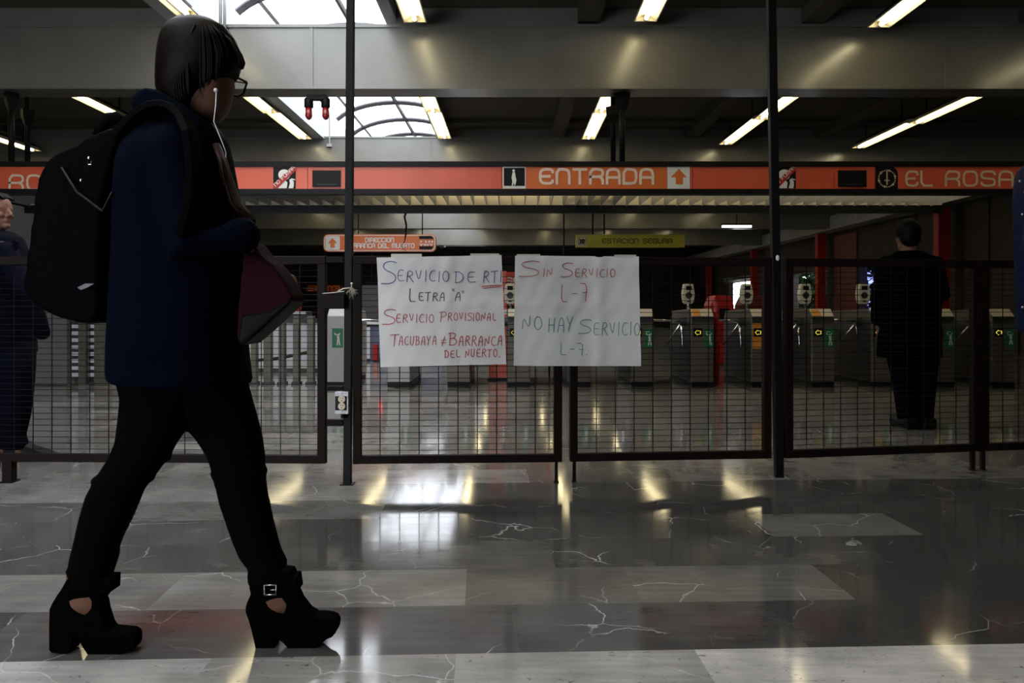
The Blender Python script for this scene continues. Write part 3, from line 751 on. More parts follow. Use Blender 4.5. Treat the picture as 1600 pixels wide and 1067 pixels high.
# frayed string knot
b = MB(); b.tube([P(528, 455, 4.07), P(536, 451, 4.065), P(543, 450, 4.06), P(549, 450, 4.065), P(550, 443, 4.07)], .0035, 6)
b.ball(P(549.5, 443, 4.07), .007)
for i in range(46):
    a = P(549+random.uniform(-1, 1), 449+random.uniform(-2, 3), 4.062); e = P(549+random.gauss(1, 4.2), 456+random.gauss(3, 5.2), 4.06+random.uniform(-.01, .01))
    m_ = (a+e)/2+V((random.uniform(-.006,.006), 0, random.uniform(-.004,.008))); b.tube([a, m_, e], .0005, 3)
o = b.build('string_knot', M_string); tag(o, 'frayed white string tied round the tall left post', 'string')
# outlet box
t = thing('outlet_box', 'metal electrical box with a cream double socket on the tall left post', 'outlet', P(535, 645, 4.07))
Yo = 4.075
def bx(x0, y0, x1, y1, ya, yb): a = P(x0, y1, Yo); c = P(x1, y0, Yo); return MB().box(a.x, c.x, ya, yb, a.z, c.z)
bx(524.5, 611.5, 546, 646, 4.05, 4.10).build('box', M_galv, t, bevel=.002)
bx(525.5, 618, 543.5, 640, 4.047, 4.052).build('recess', M_black, t)
for yy in (623.5, 634.5):
    c = P(534, yy, 4.045); o = MB().tube([c, c+V((0,-.006,0))], .0185, 16).build('socket', M_ivory, t)
    bb = MB()
    for dx in (-.006, .006): bb.box(c.x+dx-.0012, c.x+dx+.0012, 4.0375, 4.039, c.z+.001, c.z+.009)
    bb.tube([(c.x, 4.0375, c.z-.008), (c.x, 4.039, c.z-.008)], .0028, 8); bb.build('slot', M_black, o)
for px in (528, 534, 540):
    for yy in (614.5, 643): MB().ball(P(px, yy, 4.049), .0025, .0015, .0025, 8, 6).build('screw', M_chrome, t)
a = P(536, 651, 4.08); MB().tube([a+V((0,0,.02)), a+V((0,0,-.008))], .012, 10).build('conduit_nipple', M_black, t)

# ------------------------------------------------------------------ paper notices
def wave(x, z, cx, cz, k): return .0045*math.sin((x-cx)*9+k)+.003*math.sin((z-cz)*13+k*2)-.010*max(0, 1-abs(x-cx)/.045)*(.35+.65*k)-.005*max(0, 1-abs(z-.965)/.03)+.0035*math.sin((x+z)*21+k)+.002*math.sin((x*1.7-z)*37)
def notice(corners, Y, words, label, crease, k, extra=()):
    pts = [P(x, y, Y) for x, y in corners]; TL, TR, BR, BL = pts; n = 36; b = MB(); vs = []
    cx, cz = P(crease, 480, Y).x, 1.0
    def off(p): return V((p.x, Y+wave(p.x, p.z, cx, cz, k), p.z))
    for i in range(n+1):
        for j in range(n+1):
            u, v = j/n, i/n; p = (TL*(1-u)+TR*u)*(1-v)+(BL*(1-u)+BR*u)*v
            if k == 1 and i == 0 and .64 < u < .70: p.z -= .006
            vs.append(off(p))
    b.add(vs, [(i*(n+1)+j, i*(n+1)+j+1, (i+1)*(n+1)+j+1, (i+1)*(n+1)+j) for i in range(n) for j in range(n)])
    t = thing('paper_notice', label, 'paper sign', (BL+BR)/2)
    b.build('sheet', M_paper, t, smooth=True, fixn=False)
    inks = {}
    for s_, x0, yb, h, w_, ink, lw in words:
        mb = inks.setdefault((ink, x0, yb), MB()); text(mb, s_, HAND, x0, yb, h, w_, Y, lw, jitter=.04, curve=2, gap=.30, th=.0028)
    for ink, segs in extra:
        mb = inks.setdefault((ink, 0, 0), MB())
        for sg in segs: stroke(mb, sg, .0045, V((0,Y,0)), V((1,0,0)), V((0,0,1)), V((0,-1,0)), .0028)
    for (ink, _a, _b), mb in inks.items():
        mb.v = [(x, y+wave(x, z, cx, cz, k), z) for x, y, z in mb.v]
        mb.build('handwriting', {'b': M_blue_ink, 'k': M_black_ink, 'r': M_red_ink, 'g': M_green_ink}[ink], t, {'b': 'blue marker writing', 'k': 'black marker writing', 'r': 'red marker writing', 'g': 'green marker writing'}[ink], fixn=False)
    return t
YP = 4.080
def XZ(x, y): p = P(x, y, YP); return (p.x, p.z)
n1 = notice([(589,402.5),(783.5,398.5),(791,569),(594.5,573.5)], YP, [
 ('S',596,443,35,22,'b',.0042), ('ERVICIO',621,440,17,81,'b',.0034), ('DE',711,441,17,32,'b',.0036), ('RTI',755,441,18,29,'b',.0036),
 ('L',639,472,20,11,'k',.0045), ('ETRA',654,470,13,41,'k',.0040), ('"',706,466,13,4,'k',.003), ('A',711,470,13,9,'k',.0040), ('"',721,468,12,4,'k',.003),
 ('S',598,507,25,19,'r',.0040), ('ERVICIO',619,504,13,59,'r',.0036), ('P',688,502,16,11,'r',.0036), ('ROVISIONAL',700,501,12,76,'r',.0036),
 ('T',611,541,18,13,'r',.0036), ('ACUBAYA',624,539,14,58,'r',.0034), ('#',689,541,15,9,'r',.0040), ('B',702,539,19,13,'r',.0040), ('ARRANCA',717,540,15,68,'r',.0042),
 ('DEL',695,558.5,11,24,'r',.0042), ('NUERTO',727,558,12,50,'r',.0040), ('.',779,558,11,2,'r',.005)],
 'white paper notice handwritten SERVICIO DE RTI LETRA A, left of the two', 700, .6,
 extra=(('r', ([XZ(753,447.5), XZ(768,446), XZ(784,446)], [XZ(756,450.5), XZ(770,448.5), XZ(782,448)])),))
YP2 = 4.135
n2 = notice([(804.8,399.5),(998,400.7),(1001.5,572),(802.5,571.5)], YP2, [
 ('S',811,432,25,30,'r',.0036), ('IN',849,432,13,14,'r',.0030), ('S',876,433,22,18,'r',.0036), ('ERVICIO',898,433,13,63,'r',.0030), ('L-7',876,472,28,42,'r',.0036),
 ('NO',816,515,21,31,'g',.0036), ('HAY',857,518,22,39,'g',.0036), ('S',904,522,23,19,'g',.0036), ('ERVICIO',927,524,20,73,'g',.0032), ('L-7.',875,555,20,42,'g',.0034)],
 'white paper notice handwritten SIN SERVICIO L-7 NO HAY SERVICIO, right of the two', 937, 1)
for root, YP, sp in ((n1, YP, ((611, 396.5, 659, 401), (735, 396, 780, 398.5))), (n2, YP2, ((807.5, 397, 844, 400), (960, 398, 994, 401)))):
    for x0, y0, x1, y1 in sp:
        a = P(x0, y1, YP); c = P(x1, y0, YP); MB().box(a.x, c.x, YP+.001, YP+.003, a.z-.004, c.z).build('tape', M_tape, root)

# ------------------------------------------------------------------ turnstiles
ordn = ['first', 'second', 'third', 'fourth', 'fifth', 'sixth', 'seventh', 'eighth', 'ninth', 'tenth', 'eleventh', 'twelfth']
YT = 9.12; sT = YT/1200
def turnstile(k):
    xl = 511+94*k+(0 if k < 5 else 5); X0 = (xl-800)*sT; W = .27 if k else .245
    m1, m2 = (M_body_pale_lit, M_body_pale_lit) if k < 2 else (M_body, M_body_dark)  # first is pale itself; second is coloured pale as if lit
    extra = {0: 'pale turnstile cabinet with green sign, seen between fence and tall post', 1: 'turnstile base coloured pale as lit, showing below the left notice'}.get(k, 'grey turnstile with chrome arms behind the mesh fence')
    t = thing('turnstile', '%s from the left, %s' % (ordn[k], extra), 'turnstile', (X0+W/2, YT+.6, 0), 'row of ticket turnstiles')
    b = MB(); pr = [(YT,.06),(YT,.845),(YT+.10,.93),(YT+1.12,.90),(YT+1.2,.80),(YT+1.2,.06)]
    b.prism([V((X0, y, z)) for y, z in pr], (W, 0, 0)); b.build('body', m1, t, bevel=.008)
    MB().box(X0+.004, X0+W-.004, YT-.005, YT+1.15, 0, .062).build('plinth', M_black, t)
    for sx in (X0-.003, X0+W-.001): MB().box(sx, sx+.004, YT+.04, YT+1.15, .075, .80).build('side_panel', m2, t)  # sides darker than the front: shading put into the colour
    def fr(x0, y0, x1, y1, d=.003): return MB().box(X0+(x0*W), X0+(x1*W), YT-d, YT+.002, y0, y1)
    if k: 
        b = MB(); b.prism([V((X0+.01, YT-.006, .845)), V((X0+.01, YT+.094, .930)), V((X0+.01, YT+.10, .922)), V((X0+.01, YT, .838))], (W*.93, 0, 0)); lab = b.build('top_label', M_cream, t)
        if k in (6, 8): b = MB(); b.prism([V((X0+.02, YT-.008, .848)), V((X0+.02, YT+.080, .922)), V((X0+.02, YT+.084, .918)), V((X0+.02, YT-.004, .844))], (W*.35, 0, 0)); b.build('orange_mark', M_orange_mark, lab)
        fr(.04, .77, .96, .835).build('dark_strip', M_body_dark, t)
    gx = (.58, .98) if k else (.25, .78)
    gz = (.47, .70)
    gs = fr(gx[0], gz[0], gx[1], gz[1], .005).build('green_sign', M_green_sign, t)
    b = MB(); cx = X0+W*(gx[0]+gx[1])/2; cz = (gz[0]+gz[1])/2; yf = YT-.008
    def pl(pts): b.prism([V((cx+a*.001, yf, cz+c*.001)) for a, c in pts], (0, .003, 0))
    pl([(-38,78),(10,78),(10,70),(-38,70)]) if k else None
    pl([(12*math.cos(a)+4, 38+12*math.sin(a)) for a in [2*math.pi*j/10 for j in range(10)]])
    pl([(-38,62),(-28,62),(-12,38),(-20,28),(-36,44)]); pl([(22,60),(34,60),(20,28),(10,30)]); pl([(-8,22),(20,24),(22,-20),(34,-86),(20,-86),(10,-30),(2,-86),(-12,-86),(-2,-10)])
    b.build('figure', M_white_sign, gs)
    if k > 2:
        o = fr(.10, .60, .48, .70, .005).build('arrow_display', M_black, t)
        b = MB(); ax = X0+W*.29
        for sgn in (1, -1): b.bar((ax-.035, YT-.008, .65), (ax-.005, YT-.008, .65+.03*sgn), .004, .008, up=(0,1,0))
        b.bar((ax-.005, YT-.008, .63), (ax+.02, YT-.008, .63), .008, .004); b.bar((ax-.005, YT-.008, .67), (ax+.02, YT-.008, .67), .008, .004); b.bar((ax+.03, YT-.008, .63), (ax+.03, YT-.008, .67), .008, .004, up=(0,1,0))
        b.build('arrow', M_arrow_led, o)
    if k == 7:
        fr(.05, .46, .60, .76, .002).build('orange_frame', M_orange_mark, t)
    if k:                      # tripod arms on the left side
        hb = V((X0-.02, YT+.28, .775))
        hub = MB().tube([hb+V((.03,0,0)), hb+V((-.05,0,0))], [.06,.045], 12).build('arm_hub', M_body_dark, t, smooth=False)
        for e, r in ((V((-.40,-.02,.02)), .016), (V((-.03,-.02,-.31)), .016), (V((-.16,.28,-.30)), .012)):
            MB().tube([hb+V((-.03,0,0)), hb+e*.9, hb+e], [r,r,r*.6], 8).build('arm', M_chrome, hub, smooth=True)
    if k in (1,2,3,4,6,7,8,9):
        c = V((X0+.03, YT+.30, 1.115)); hd = MB()
        hd.prism([V((c.x+a, c.y-.05, c.z+z)) for a, z in ((-.055,.12),(.055,.12),(.075,.0),(.062,-.10),(.04,-.125),(-.04,-.125),(-.062,-.10),(-.075,0))], (0, .10, 0))
        h = hd.build('reader_head', M_cream, t, 'cream reader head with dark lens', bevel=.01)
        MB().box(c.x-.034, c.x+.034, c.y-.056, c.y-.048, c.z+.045, c.z+.095).build('screen', M_black, h)
        MB().tube([c+V((0,-.048,-.02)), c+V((0,-.062,-.02))], [.042,.036], 16).build('lens', M_body_dark, h)
        MB().box(c.x-.02, c.x+.02, c.y-.056, c.y-.048, c.z-.10, c.z-.082).build('slot', M_black, h)
        MB().tube([c+V((0,0,-.115)), c+V((.01,.01,-.20))], .022, 10).build('stalk', M_chrome, t)
    if k in (5,):
        c = V((X0+.05, YT+.3, .97)); MB().ball(c, .07, .05, .045).build('dome', M_green_sign, t, 'small green dome')
    return t
for k in range(12): turnstile(k)

# ------------------------------------------------------------------ things behind the turnstiles
YG = 9.45; sG = YG/1200
t = thing('white_partition', 'white partition wall glowing behind the row of grey barrier posts at left', 'partition', P(430, 600, 12.2))
a = P(300, 0, 11.2).x; c = P(503, 0, 11.2).x
MB().box(a, c, 11.2, 11.26, .06, .72).build('panel', M_pale_wall, t); MB().box(a, c, 11.18, 11.28, .72, .78).build('rail', M_body_dark, t)
MB().box(a, c, 11.18, 11.28, 0, .06).build('plinth', M_body_dark, t)
for i, (x0, x1, q) in enumerate(((391.5, 400, 'leftmost, beside the coat of the woman'), (411.5, 423, 'second from the left'), (435, 444, 'middle one of the five'), (457.5, 466.5, 'fourth from the left'), (479.5, 489.5, 'rightmost, left of the pale cabinet'))):
    a = P(x0, 0, YG).x; c = P(x1, 0, YG).x
    t = thing('barrier_post', 'grey steel barrier post behind the fence, '+q, 'post', ((a+c)/2, YG, 0), 'grey barrier posts')
    MB().box(a, c, YG, YG+.10, 0, .84).build('upright', M_body, t, bevel=.004); MB().box(a-.015, c+.015, YG-.015, YG+.115, 0, .03).build('foot', M_body_dark, t)
o = MB().tube([P(398, 563, 9.573), P(425, 561, 9.573), P(450, 557, 9.573), P(478, 551, 9.573), P(492, 548, 9.573)], .020, 8).build('curved_handrail', M_body_dark, smooth=True); tag(o, 'dark curved handrail crossing behind the grey barrier posts', 'handrail')
t = thing('red_dome_machine', 'dark machine with a red dome and white strip, above the barrier posts', 'machine', P(457, 520, 13))
a = P(444, 0, 13).x; c = P(478, 0, 13).x; MB().box(a, c, 13, 13.4, 0, .88).build('body', M_body_dark, t)
MB().ball(V(((a+c)/2-.06, 13.2, .93), ), .11, .11, .10).build('dome', M_red_metal, t, smooth=True); MB().box(a, c, 12.97, 13, .84, .875).build('strip', M_white_plastic, t)
# kiosk between the post and the first notice
t = thing('kiosk', 'blue-grey kiosk with a white counter strip, left of the first notice', 'kiosk', P(610, 560, 13.5))
a = P(555, 0, 13.5).x; c = P(690, 0, 13.5).x
MB().box(a, c, 13.5, 14.6, 0, .62).build('counter', M_blue_shutter, t); MB().box(a-.03, c+.03, 13.45, 14.6, .64, .70).build('counter_top', M_white_plastic, t)
MB().box(a, c, 14.0, 14.6, .72, 1.35).build('shutter', M_body_dark, t)
for px in (567, 575): x_ = P(px, 0, 13.45).x; MB().box(x_-.035, x_+.035, 13.44, 13.48, .05, .60).build('white_strip', M_white_plastic, t)
x_ = P(586, 489, 13.4).x; MB().ball((x_, 13.95, .86), .035).build('red_light', M_red_led, t, smooth=True); MB().box(x_-.04, x_+.04, 13.4, 13.5, .02, .30).build('red_bin', M_red_metal, t)
# orange-red information pillar
t = thing('information_pillar', 'orange-red information pillar half hidden behind the two notices', 'pillar', P(783, 600, 9.95))
a = P(764, 0, 9.95).x; c = P(792, 0, 9.95).x
b = MB().box(a, c, 9.95, 10.15, .02, 1.42).build('body', M_red_sign, t, bevel=.01); MB().box(a-.02, c+.02, 9.93, 10.17, 0, .03).build('base', M_black, t)
for z0, z1 in ((1.10, 1.13), (.86, .92)): MB().box(a, c, 9.944, 9.95, z0, z1).build('white_stripe', M_white_sign, t)
t = thing('exit_sign', 'orange-red exit sign showing in the gap between the two notices', 'sign', P(820, 450, 10.4))
flat(MB(), rect(778, 425, 862, 450), 10.4, .06).build('case', M_red_sign, t); flat(MB(), rect(778, 457, 862, 477), 10.4, .06).build('lower_case', M_red_sign, t)
text(MB(), 'SALIDA', TECH, 791, 443, 9, 60, 10.396, .018).build('lettering', M_white_sign, t); flat(MB(), rect(791, 463, 850, 466), 10.396, .004).build('white_stripe', M_white_sign, t)
for px in (782, 858): c = P(px, 480, 10.43); MB().tube([(c.x, c.y, 0), (c.x, c.y, 1.40)], .015, 6).build('pole', M_post, t)
# red bollard between turnstiles, red machines
o = MB().tube([(2.48, 9.32, 0), (2.48, 9.32, 1.02), (2.48, 9.32, 1.04)], [.036,.036,.02], 12).build('red_post', M_red_metal, smooth=True); tag(o, 'bright red post standing between the seventh and eighth turnstiles', 'post')
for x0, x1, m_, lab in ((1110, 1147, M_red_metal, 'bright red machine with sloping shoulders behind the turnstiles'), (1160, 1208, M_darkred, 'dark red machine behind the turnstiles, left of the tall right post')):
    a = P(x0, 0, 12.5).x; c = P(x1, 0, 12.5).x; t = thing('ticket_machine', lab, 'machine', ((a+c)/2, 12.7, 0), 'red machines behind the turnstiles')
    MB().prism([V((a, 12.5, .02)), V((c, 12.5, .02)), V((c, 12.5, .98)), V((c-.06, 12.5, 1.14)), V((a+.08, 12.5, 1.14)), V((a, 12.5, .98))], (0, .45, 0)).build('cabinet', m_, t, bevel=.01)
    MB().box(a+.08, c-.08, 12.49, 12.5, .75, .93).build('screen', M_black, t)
# red columns along the right side
for y, q in ((16.3, 'nearest, behind the dark figure at right'), (22.7, 'second nearest, right of the green foliage window'), (28.9, 'third, just left of the tall right post'), (35.6, 'farthest and thinnest')):
    X_ = 9.12; w_ = .25
    t = thing('red_column', 'red steel column at the right side, '+q, 'column', (X_, y, 0), 'red columns')
    MB().box(X_-w_/2, X_+w_/2, y-.1, y+.1, 0, 3.12).build('shaft', M_red_metal, t, bevel=.008); MB().box(X_-.17, X_+.17, y-.16, y+.16, 0, .05).build('base_plate', M_red_metal, t)
# sun louvres over the bright window
t = thing('window_louvre', 'white slatted louvre above the bright far window', 'louvre', (9.3, 31.3, 2.0))
for z in (1.97, 2.06, 2.15): MB().box(9.15, 9.38, 29.3, 33.3, z, z+.03).build('slat', M_trim, t)

# ticket booth at left
t = thing('ticket_booth', 'grey walled booth at left with a white slatted shutter, behind the man in navy', 'booth', P(60, 600, 9.3))
MB().box(-8.6, -5.39, 9.3, 9.42, .02, 2.36).build('wall', M_grey_wall, t); MB().box(-8.6, -4.82, 9.28, 9.5, 2.36, 2.5).build('fascia', M_body_dark, t)
b = MB(); z = .10
while z < 1.9: b.box(-5.39, -5.05, 9.40, 9.43, z, z+.045); z += .085
b.build('shutter', M_pale_wall, t); MB().box(-5.39, -5.05, 9.46, 9.5, .02, 2.36).build('shutter_back', M_body_dark, t)
MB().box(-5.27, -5.18, 9.33, 9.42, 0, 2.36).build('mullion', M_body, t)
MB().box(-5.06, -4.84, 9.3, 9.52, 0, 2.36).build('corner_column', M_body, t)

# ------------------------------------------------------------------ outside
o = MB().box(9.7, 24, 5, 44, -.06, -.01).build('paving', M_ground); tag(o, 'pale paving outside the right-hand windows', 'ground'); o['kind'] = 'structure'
def bush(c, rx, rz, n, m, label):
    t = thing('leafy_tree', label, 'tree', (c[0], c[1], 0), 'trees outside the windows')
    MB().tube([(c[0], c[1], -.02), (c[0]+.05, c[1], c[2]*.6), (c[0], c[1]+.1, c[2])], [.09,.06,.03], 8).build('trunk', M_bark, t)
    b = MB()
    for i in range(n):
        a = random.uniform(0, 6.283); p = math.acos(random.uniform(-1, 1)); r = random.uniform(.55, 1)
        q = V((c[0]+rx*r*math.sin(p)*math.cos(a), c[1]+rx*r*math.sin(p)*math.sin(a), max(.05, c[2]+rz*r*math.cos(p))))
        d = V((random.gauss(0,1), random.gauss(0,1), random.gauss(0,1))).normalized(); e = d.cross(V((random.gauss(0,1), random.gauss(0,1), random.gauss(0,1)))).normalized()
        L = random.uniform(.12, .24); b.add([q-d*L, q+e*L*.4, q+d*L, q-e*L*.4], [(0,1,2,3)])
    b.build('foliage', m, t, fixn=False)
bush((11.6, 31.6, 1.5), 1.55, 1.7, 1500, M_leaf, 'green leafy tree filling the far right-hand window')
bush((11.3, 28.2, 1.1), 1.15, 1.2, 900, M_leaf2, 'paler low leafy tree nearer the right-hand window')
bush((11.4, 25.0, 1.6), .95, 1.5, 700, M_leaf, 'dim leafy tree behind the blue tinted window, left of the dark figure')

# ------------------------------------------------------------------ people
def hand(mb, w_, d, nrm, curl=.5, k=1.0, side=1):
    """palm and five separate fingers from wrist w_ along d, back of the hand facing nrm"""
    d = V(d).normalized(); nrm = V(nrm); nrm = (nrm-d*nrm.dot(d)).normalized(); r = d.cross(nrm).normalized()*side
    w_ = V(w_)
    mb.tube([w_-d*.03*k, w_, w_+d*.03*k], [.024*k,.024*k,.026*k], 10)
    for q in (-.026, -.009, .009, .026):
        mb.limb([w_+r*q*.7*k+d*.015*k, w_+r*q*k+d*.082*k], [.013*k,.012*k], 8)
    for q, L in ((-.030, .064), (-.011, .076), (.010, .072), (.030, .054)):
        p = w_+r*q*k+d*.085*k; pts = [p]; a = .15
        for i, fr in enumerate((.42, .32, .26)):
            a += curl*(.5+.35*i); p = p+(d*math.cos(a)-nrm*math.sin(a))*L*fr*k; pts.append(p)
        mb.limb(pts, [.0092*k,.0085*k,.0078*k,.0068*k], 8)
    p = w_-r*.022*k+d*.025*k
    mb.limb([p, p-r*.022*k+d*.022*k-nrm*.008*k, p-r*.030*k+d*.050*k-nrm*.018*k], [.0125*k,.0105*k,.0085*k], 8)
def face_bits(mb, c, f, up=V((0,0,1)), k=1.0):
    """nose, brow, lips, chin and ears on a head centred c facing f"""
    f = V(f).normalized(); r = f.cross(up).normalized()
    mb.limb([c+f*.088*k+up*.018*k, c+f*.110*k-up*.018*k], [.008*k,.013*k], 8)
    mb.limb([c+f*.090*k-r*.011*k-up*.026*k, c+f*.090*k+r*.011*k-up*.026*k], [.009*k,.009*k], 8)
    for s_ in (-1, 1):
        mb.limb([c+f*.080*k+r*s_*.016*k+up*.028*k, c+f*.070*k+r*s_*.048*k+up*.026*k], [.008*k,.007*k], 8)
        mb.ball(c+r*s_*.073*k-up*.005*k-f*.005*k, .012*k, .014*k, .030*k, 8, 6)
        mb.ball(c+f*.066*k+r*s_*.036*k-up*.022*k, .022*k, .020*k, .018*k, 8, 6)
    mb.limb([c+f*.086*k-r*.018*k-up*.052*k, c+f*.086*k+r*.018*k-up*.052*k], [.0075*k,.0075*k], 8)
    mb.limb([c+f*.083*k-r*.014*k-up*.063*k, c+f*.083*k+r*.014*k-up*.063*k], [.0075*k,.0075*k], 8)
    mb.ball(c+f*.072*k-up*.088*k, .026*k, .026*k, .020*k, 8, 6)
def eyes(c, f, parent, k=1.0):
    f = V(f).normalized(); r = f.cross(V((0,0,1))).normalized()
    for s_ in (-1, 1):
        o = MB().ball(c+f*.067*k+r*s_*.030*k+V((0,0,.006*k)), .0115*k, .0115*k, .0105*k, 10, 8).build('eye', M_white_sign, parent, 'white eye with dark iris', smooth=True)
        MB().ball(c+f*.0770*k+r*s_*.030*k+V((0,0,.006*k)), .0045*k, .0045*k, .0045*k, 8, 6).build('iris', M_black, o, smooth=True)
def body_core(parent, J, m, k=1.0, face=V((1,0,0)), hands=(), headc=None, vox=.007, lg=1.0):
    """one continuous skin-coloured body from joints (points in space)"""
    b = MB(); hc = headc or J['head']
    b.ball(hc+V((0,0,.02)), .082*k, .090*k, .105*k, 16, 12, rot=math.atan2(face.y, face.x)+math.pi/2)
    b.ball(hc+face*.022*k-V((0,0,.055*k)), .060*k, .060*k, .062*k, 14, 10)
    face_bits(b, hc, face, k=k)
    b.limb([hc-V((0,0,.06)), J['neck']], [.050*k,.058*k])
    b.limb([J['neck'], J['chest'], J['waist'], J['pelvis']], [.065*k,.125*k,.105*k,.130*k], 18)
    for s_ in 'rl':
        b.limb([J['neck'], J[s_+'sh']], [.052*k,.046*k]); b.limb([J[s_+'sh'], J[s_+'el'], J[s_+'wr']], [.044*k,.034*k,.023*k])
        b.limb([J['pelvis'], J[s_+'hip'], J[s_+'kn'], J[s_+'an']], [.08*k,.072*k*lg,.045*k*lg,.030*k*lg])
        b.limb([J[s_+'an'], J[s_+'to']], [.026*k,.020*k])
    for w_, d, nrm, curl, sd in hands: hand(b, w_, d, nrm, curl, k*1.0, sd)
    return b.build('body', m, parent, remesh=vox, relax=2)

# ---- the walking woman
WY = 2.20
t = woman = thing('person', 'woman in dark coat, glasses and heeled boots striding right past the fence', 'person', (-.95, WY, 0))
hc = P(310, 118, 2.22); fd = V((.80, .60, 0)).normalized()
J = dict(neck=P(285, 205, 2.21), chest=P(280, 290, 2.21), waist=P(282, 410, 2.21), pelvis=P(292, 545, 2.21),
         rsh=P(262, 235, 2.08), rel=P(290, 385, 2.04), rwr=P(376, 371, 2.07), lsh=P(300, 232, 2.34), lel=P(355, 390, 2.36), lwr=P(408, 424, 2.30),
         rhip=P(262, 590, 2.17), rkn=P(215, 735, 2.14), ran=P(133, 925, 2.14), rto=P(175, 1000, 2.14),
         lhip=P(325, 590, 2.24), lkn=P(375, 735, 2.21), lan=P(432, 930, 2.19), lto=P(490, 985, 2.19))
wb = body_core(t, J, M_skin_w, .86, fd, headc=hc, vox=.006, lg=.8,
               hands=((J['rwr'], V((.12,1,-.15)), V((1,0,.2)), 1.2, 1), (J['lwr'], V((.95,-.2,-.10)), V((.15,0,1)), .45, -1)))
eyes(hc, fd, wb, .86)
# cheek and jaw seen from behind
b = MB(); b.rows([(272,88,352,88,2.22,.075), (268,105,362,105,2.22,.080), (268,122,364,122,2.22,.080), (275,138,363,138,2.22,.076), (284,152,360,154,2.22,.068), (292,166,357,168,2.22,.060), (299,178,351,180,2.22,.050), (308,187,343,189,2.22,.035)])
b.v += []; 
o = b.build('cheek', M_skin_w, wb, smooth=True, relax=1)
# hair: cap, long lock
b = MB(); b.rows([(290,31,318,31,2.21,.03), (275,36,340,35,2.21,.065), (263,46,356,45,2.21,.088), (256,60,366,60,2.21,.100), (252,78,373,78,2.21,.106), (250,96,375,95,2.21,.108),
                  (249,112,370,112,2.21,.106), (248,128,361,124,2.21,.100), (248,142,350,134,2.21,.090), (252,156,338,144,2.21,.080), (262,172,318,160,2.21,.065), (276,190,300,180,2.21,.045)])
for i in range(70):                                  # fringe strands over the brow
    e = random.uniform(0, 1); Yq = 2.20+random.uniform(-.07, .06); q = random.uniform(-2, 2)
    b.tube([P(350+6*e, 54+4*e, Yq), P(364+3*e+q, 68+3*e, Yq), P(372+5*e+q, 82+5*e, Yq), P(374+8*e+q, 94+5*e, Yq), P(370+9*e+q, 101+9*e, Yq)], [.0035,.0030,.0024,.0018,.0006], 4)
for i in range(60):                                  # loose strands down the back and side
    a = random.uniform(-3.6, -.35); e = random.random()
    def hp(rx, y, k=1.0): return P(312+rx*math.cos(a)*k, y, 2.21+.104*math.sin(a)*k)
    xe = 312+60*math.cos(a); ye = min(172, 116+(364-xe)*.62)-8*e
    b.tube([hp(24, 36), hp(48, 55), hp(61.5, 84), hp(62.5, ye-34, 1.0), hp(60, ye-14, .98), hp(54, ye, .93)], [.0015,.0035,.0040,.0040,.0032,.0006], 5)
b.build('hair', M_hair, wb, smooth=True, relax=1)
b = MB()
for i in range(60):                                  # loose hair over the chest
    u = random.uniform(-1, 1); yy = 2.13+random.uniform(-.05, .05)
    b.tube([P(338+4*u, 226, yy+.05), P(348+5*u, 250, yy), P(355+8*u, 280, yy), P(368+9*u, 318, yy), P(384+9*u+random.uniform(0,8), 340+random.uniform(-8,6), yy)], [.006,.006,.006,.004,.0008], 4)
b.build('long_lock', M_lock, wb, 'reddish brown ends of long hair over the chest', smooth=True)
# glasses
g = MB(); Yg = 2.27
lens = [P(363,117,Yg), P(386,129,Yg-.01), P(380,147,Yg-.01), P(372,151,Yg), P(364,149,Yg)]
for a, c in zip(lens, lens[1:]+lens[:1]): g.tube([a, c], .0032, 8)
g.tube([lens[0], P(352,114,2.20), P(330,112,2.13)], .0030, 8); g.tube([P(365,127,Yg), P(385,130,Yg)], .0018, 6)
go = g.build('glasses', M_black, wb, smooth=True); MB().prism(lens, (0, .002, 0)).build('lens', M_glass, go)
# earphone
e_ = [P(338,143,2.13), P(337,165,2.12), P(334,190,2.11), P(340,205,2.10), P(347,222,2.09), P(353,238,2.09), P(352,262,2.09), P(353,285,2.09)]
eo = MB().tube(e_, .0014, 6).build('earphone_cord', M_white_plastic, wb, 'white earphone cord', smooth=True); MB().ball(P(337,141,2.13), .006).build('earbud', M_white_plastic, eo, smooth=True)
# coat
b = MB()
b.rows([(262,182,318,190,2.21,.06), (240,196,338,200,2.21,.11), (222,215,348,215,2.21,.165), (206,240,353,240,2.21,.195), (199,270,358,270,2.21,.205), (195,305,366,305,2.21,.20),
        (192,340,374,340,2.21,.195), (190,380,380,380,2.21,.19), (188,420,381,420,2.21,.19), (186,460,380,460,2.21,.195), (186,500,379,500,2.21,.20), (184,540,380,540,2.21,.205),
        (182,572,384,574,2.21,.20), (183,590,387,598,2.21,.20), (190,594,386,603,2.21,.18)])
b.limb([P(268,232,2.06), P(300,385,2.03), P(378,368,2.06)], [.072,.062,.052])       # near sleeve
b.limb([P(318,240,2.34), P(362,388,2.36), P(394,412,2.31)], [.066,.055,.044])       # far sleeve
b.limb([P(380,350,2.08), P(388,372,2.08)], [.024,.024])
coat = b.build('coat', M_navy, t, remesh=.010, relax=6)
b = MB(); b.prism([P(x, y, 2.10) for x, y in ((200,161),(205,148),(213,138),(224,135),(240,137),(258,146),(282,160),(306,180),(318,198),(300,212),(262,206),(230,192),(210,176))], (0, .20, 0))
b.build('hood', M_navy, coat, remesh=.008, relax=12)
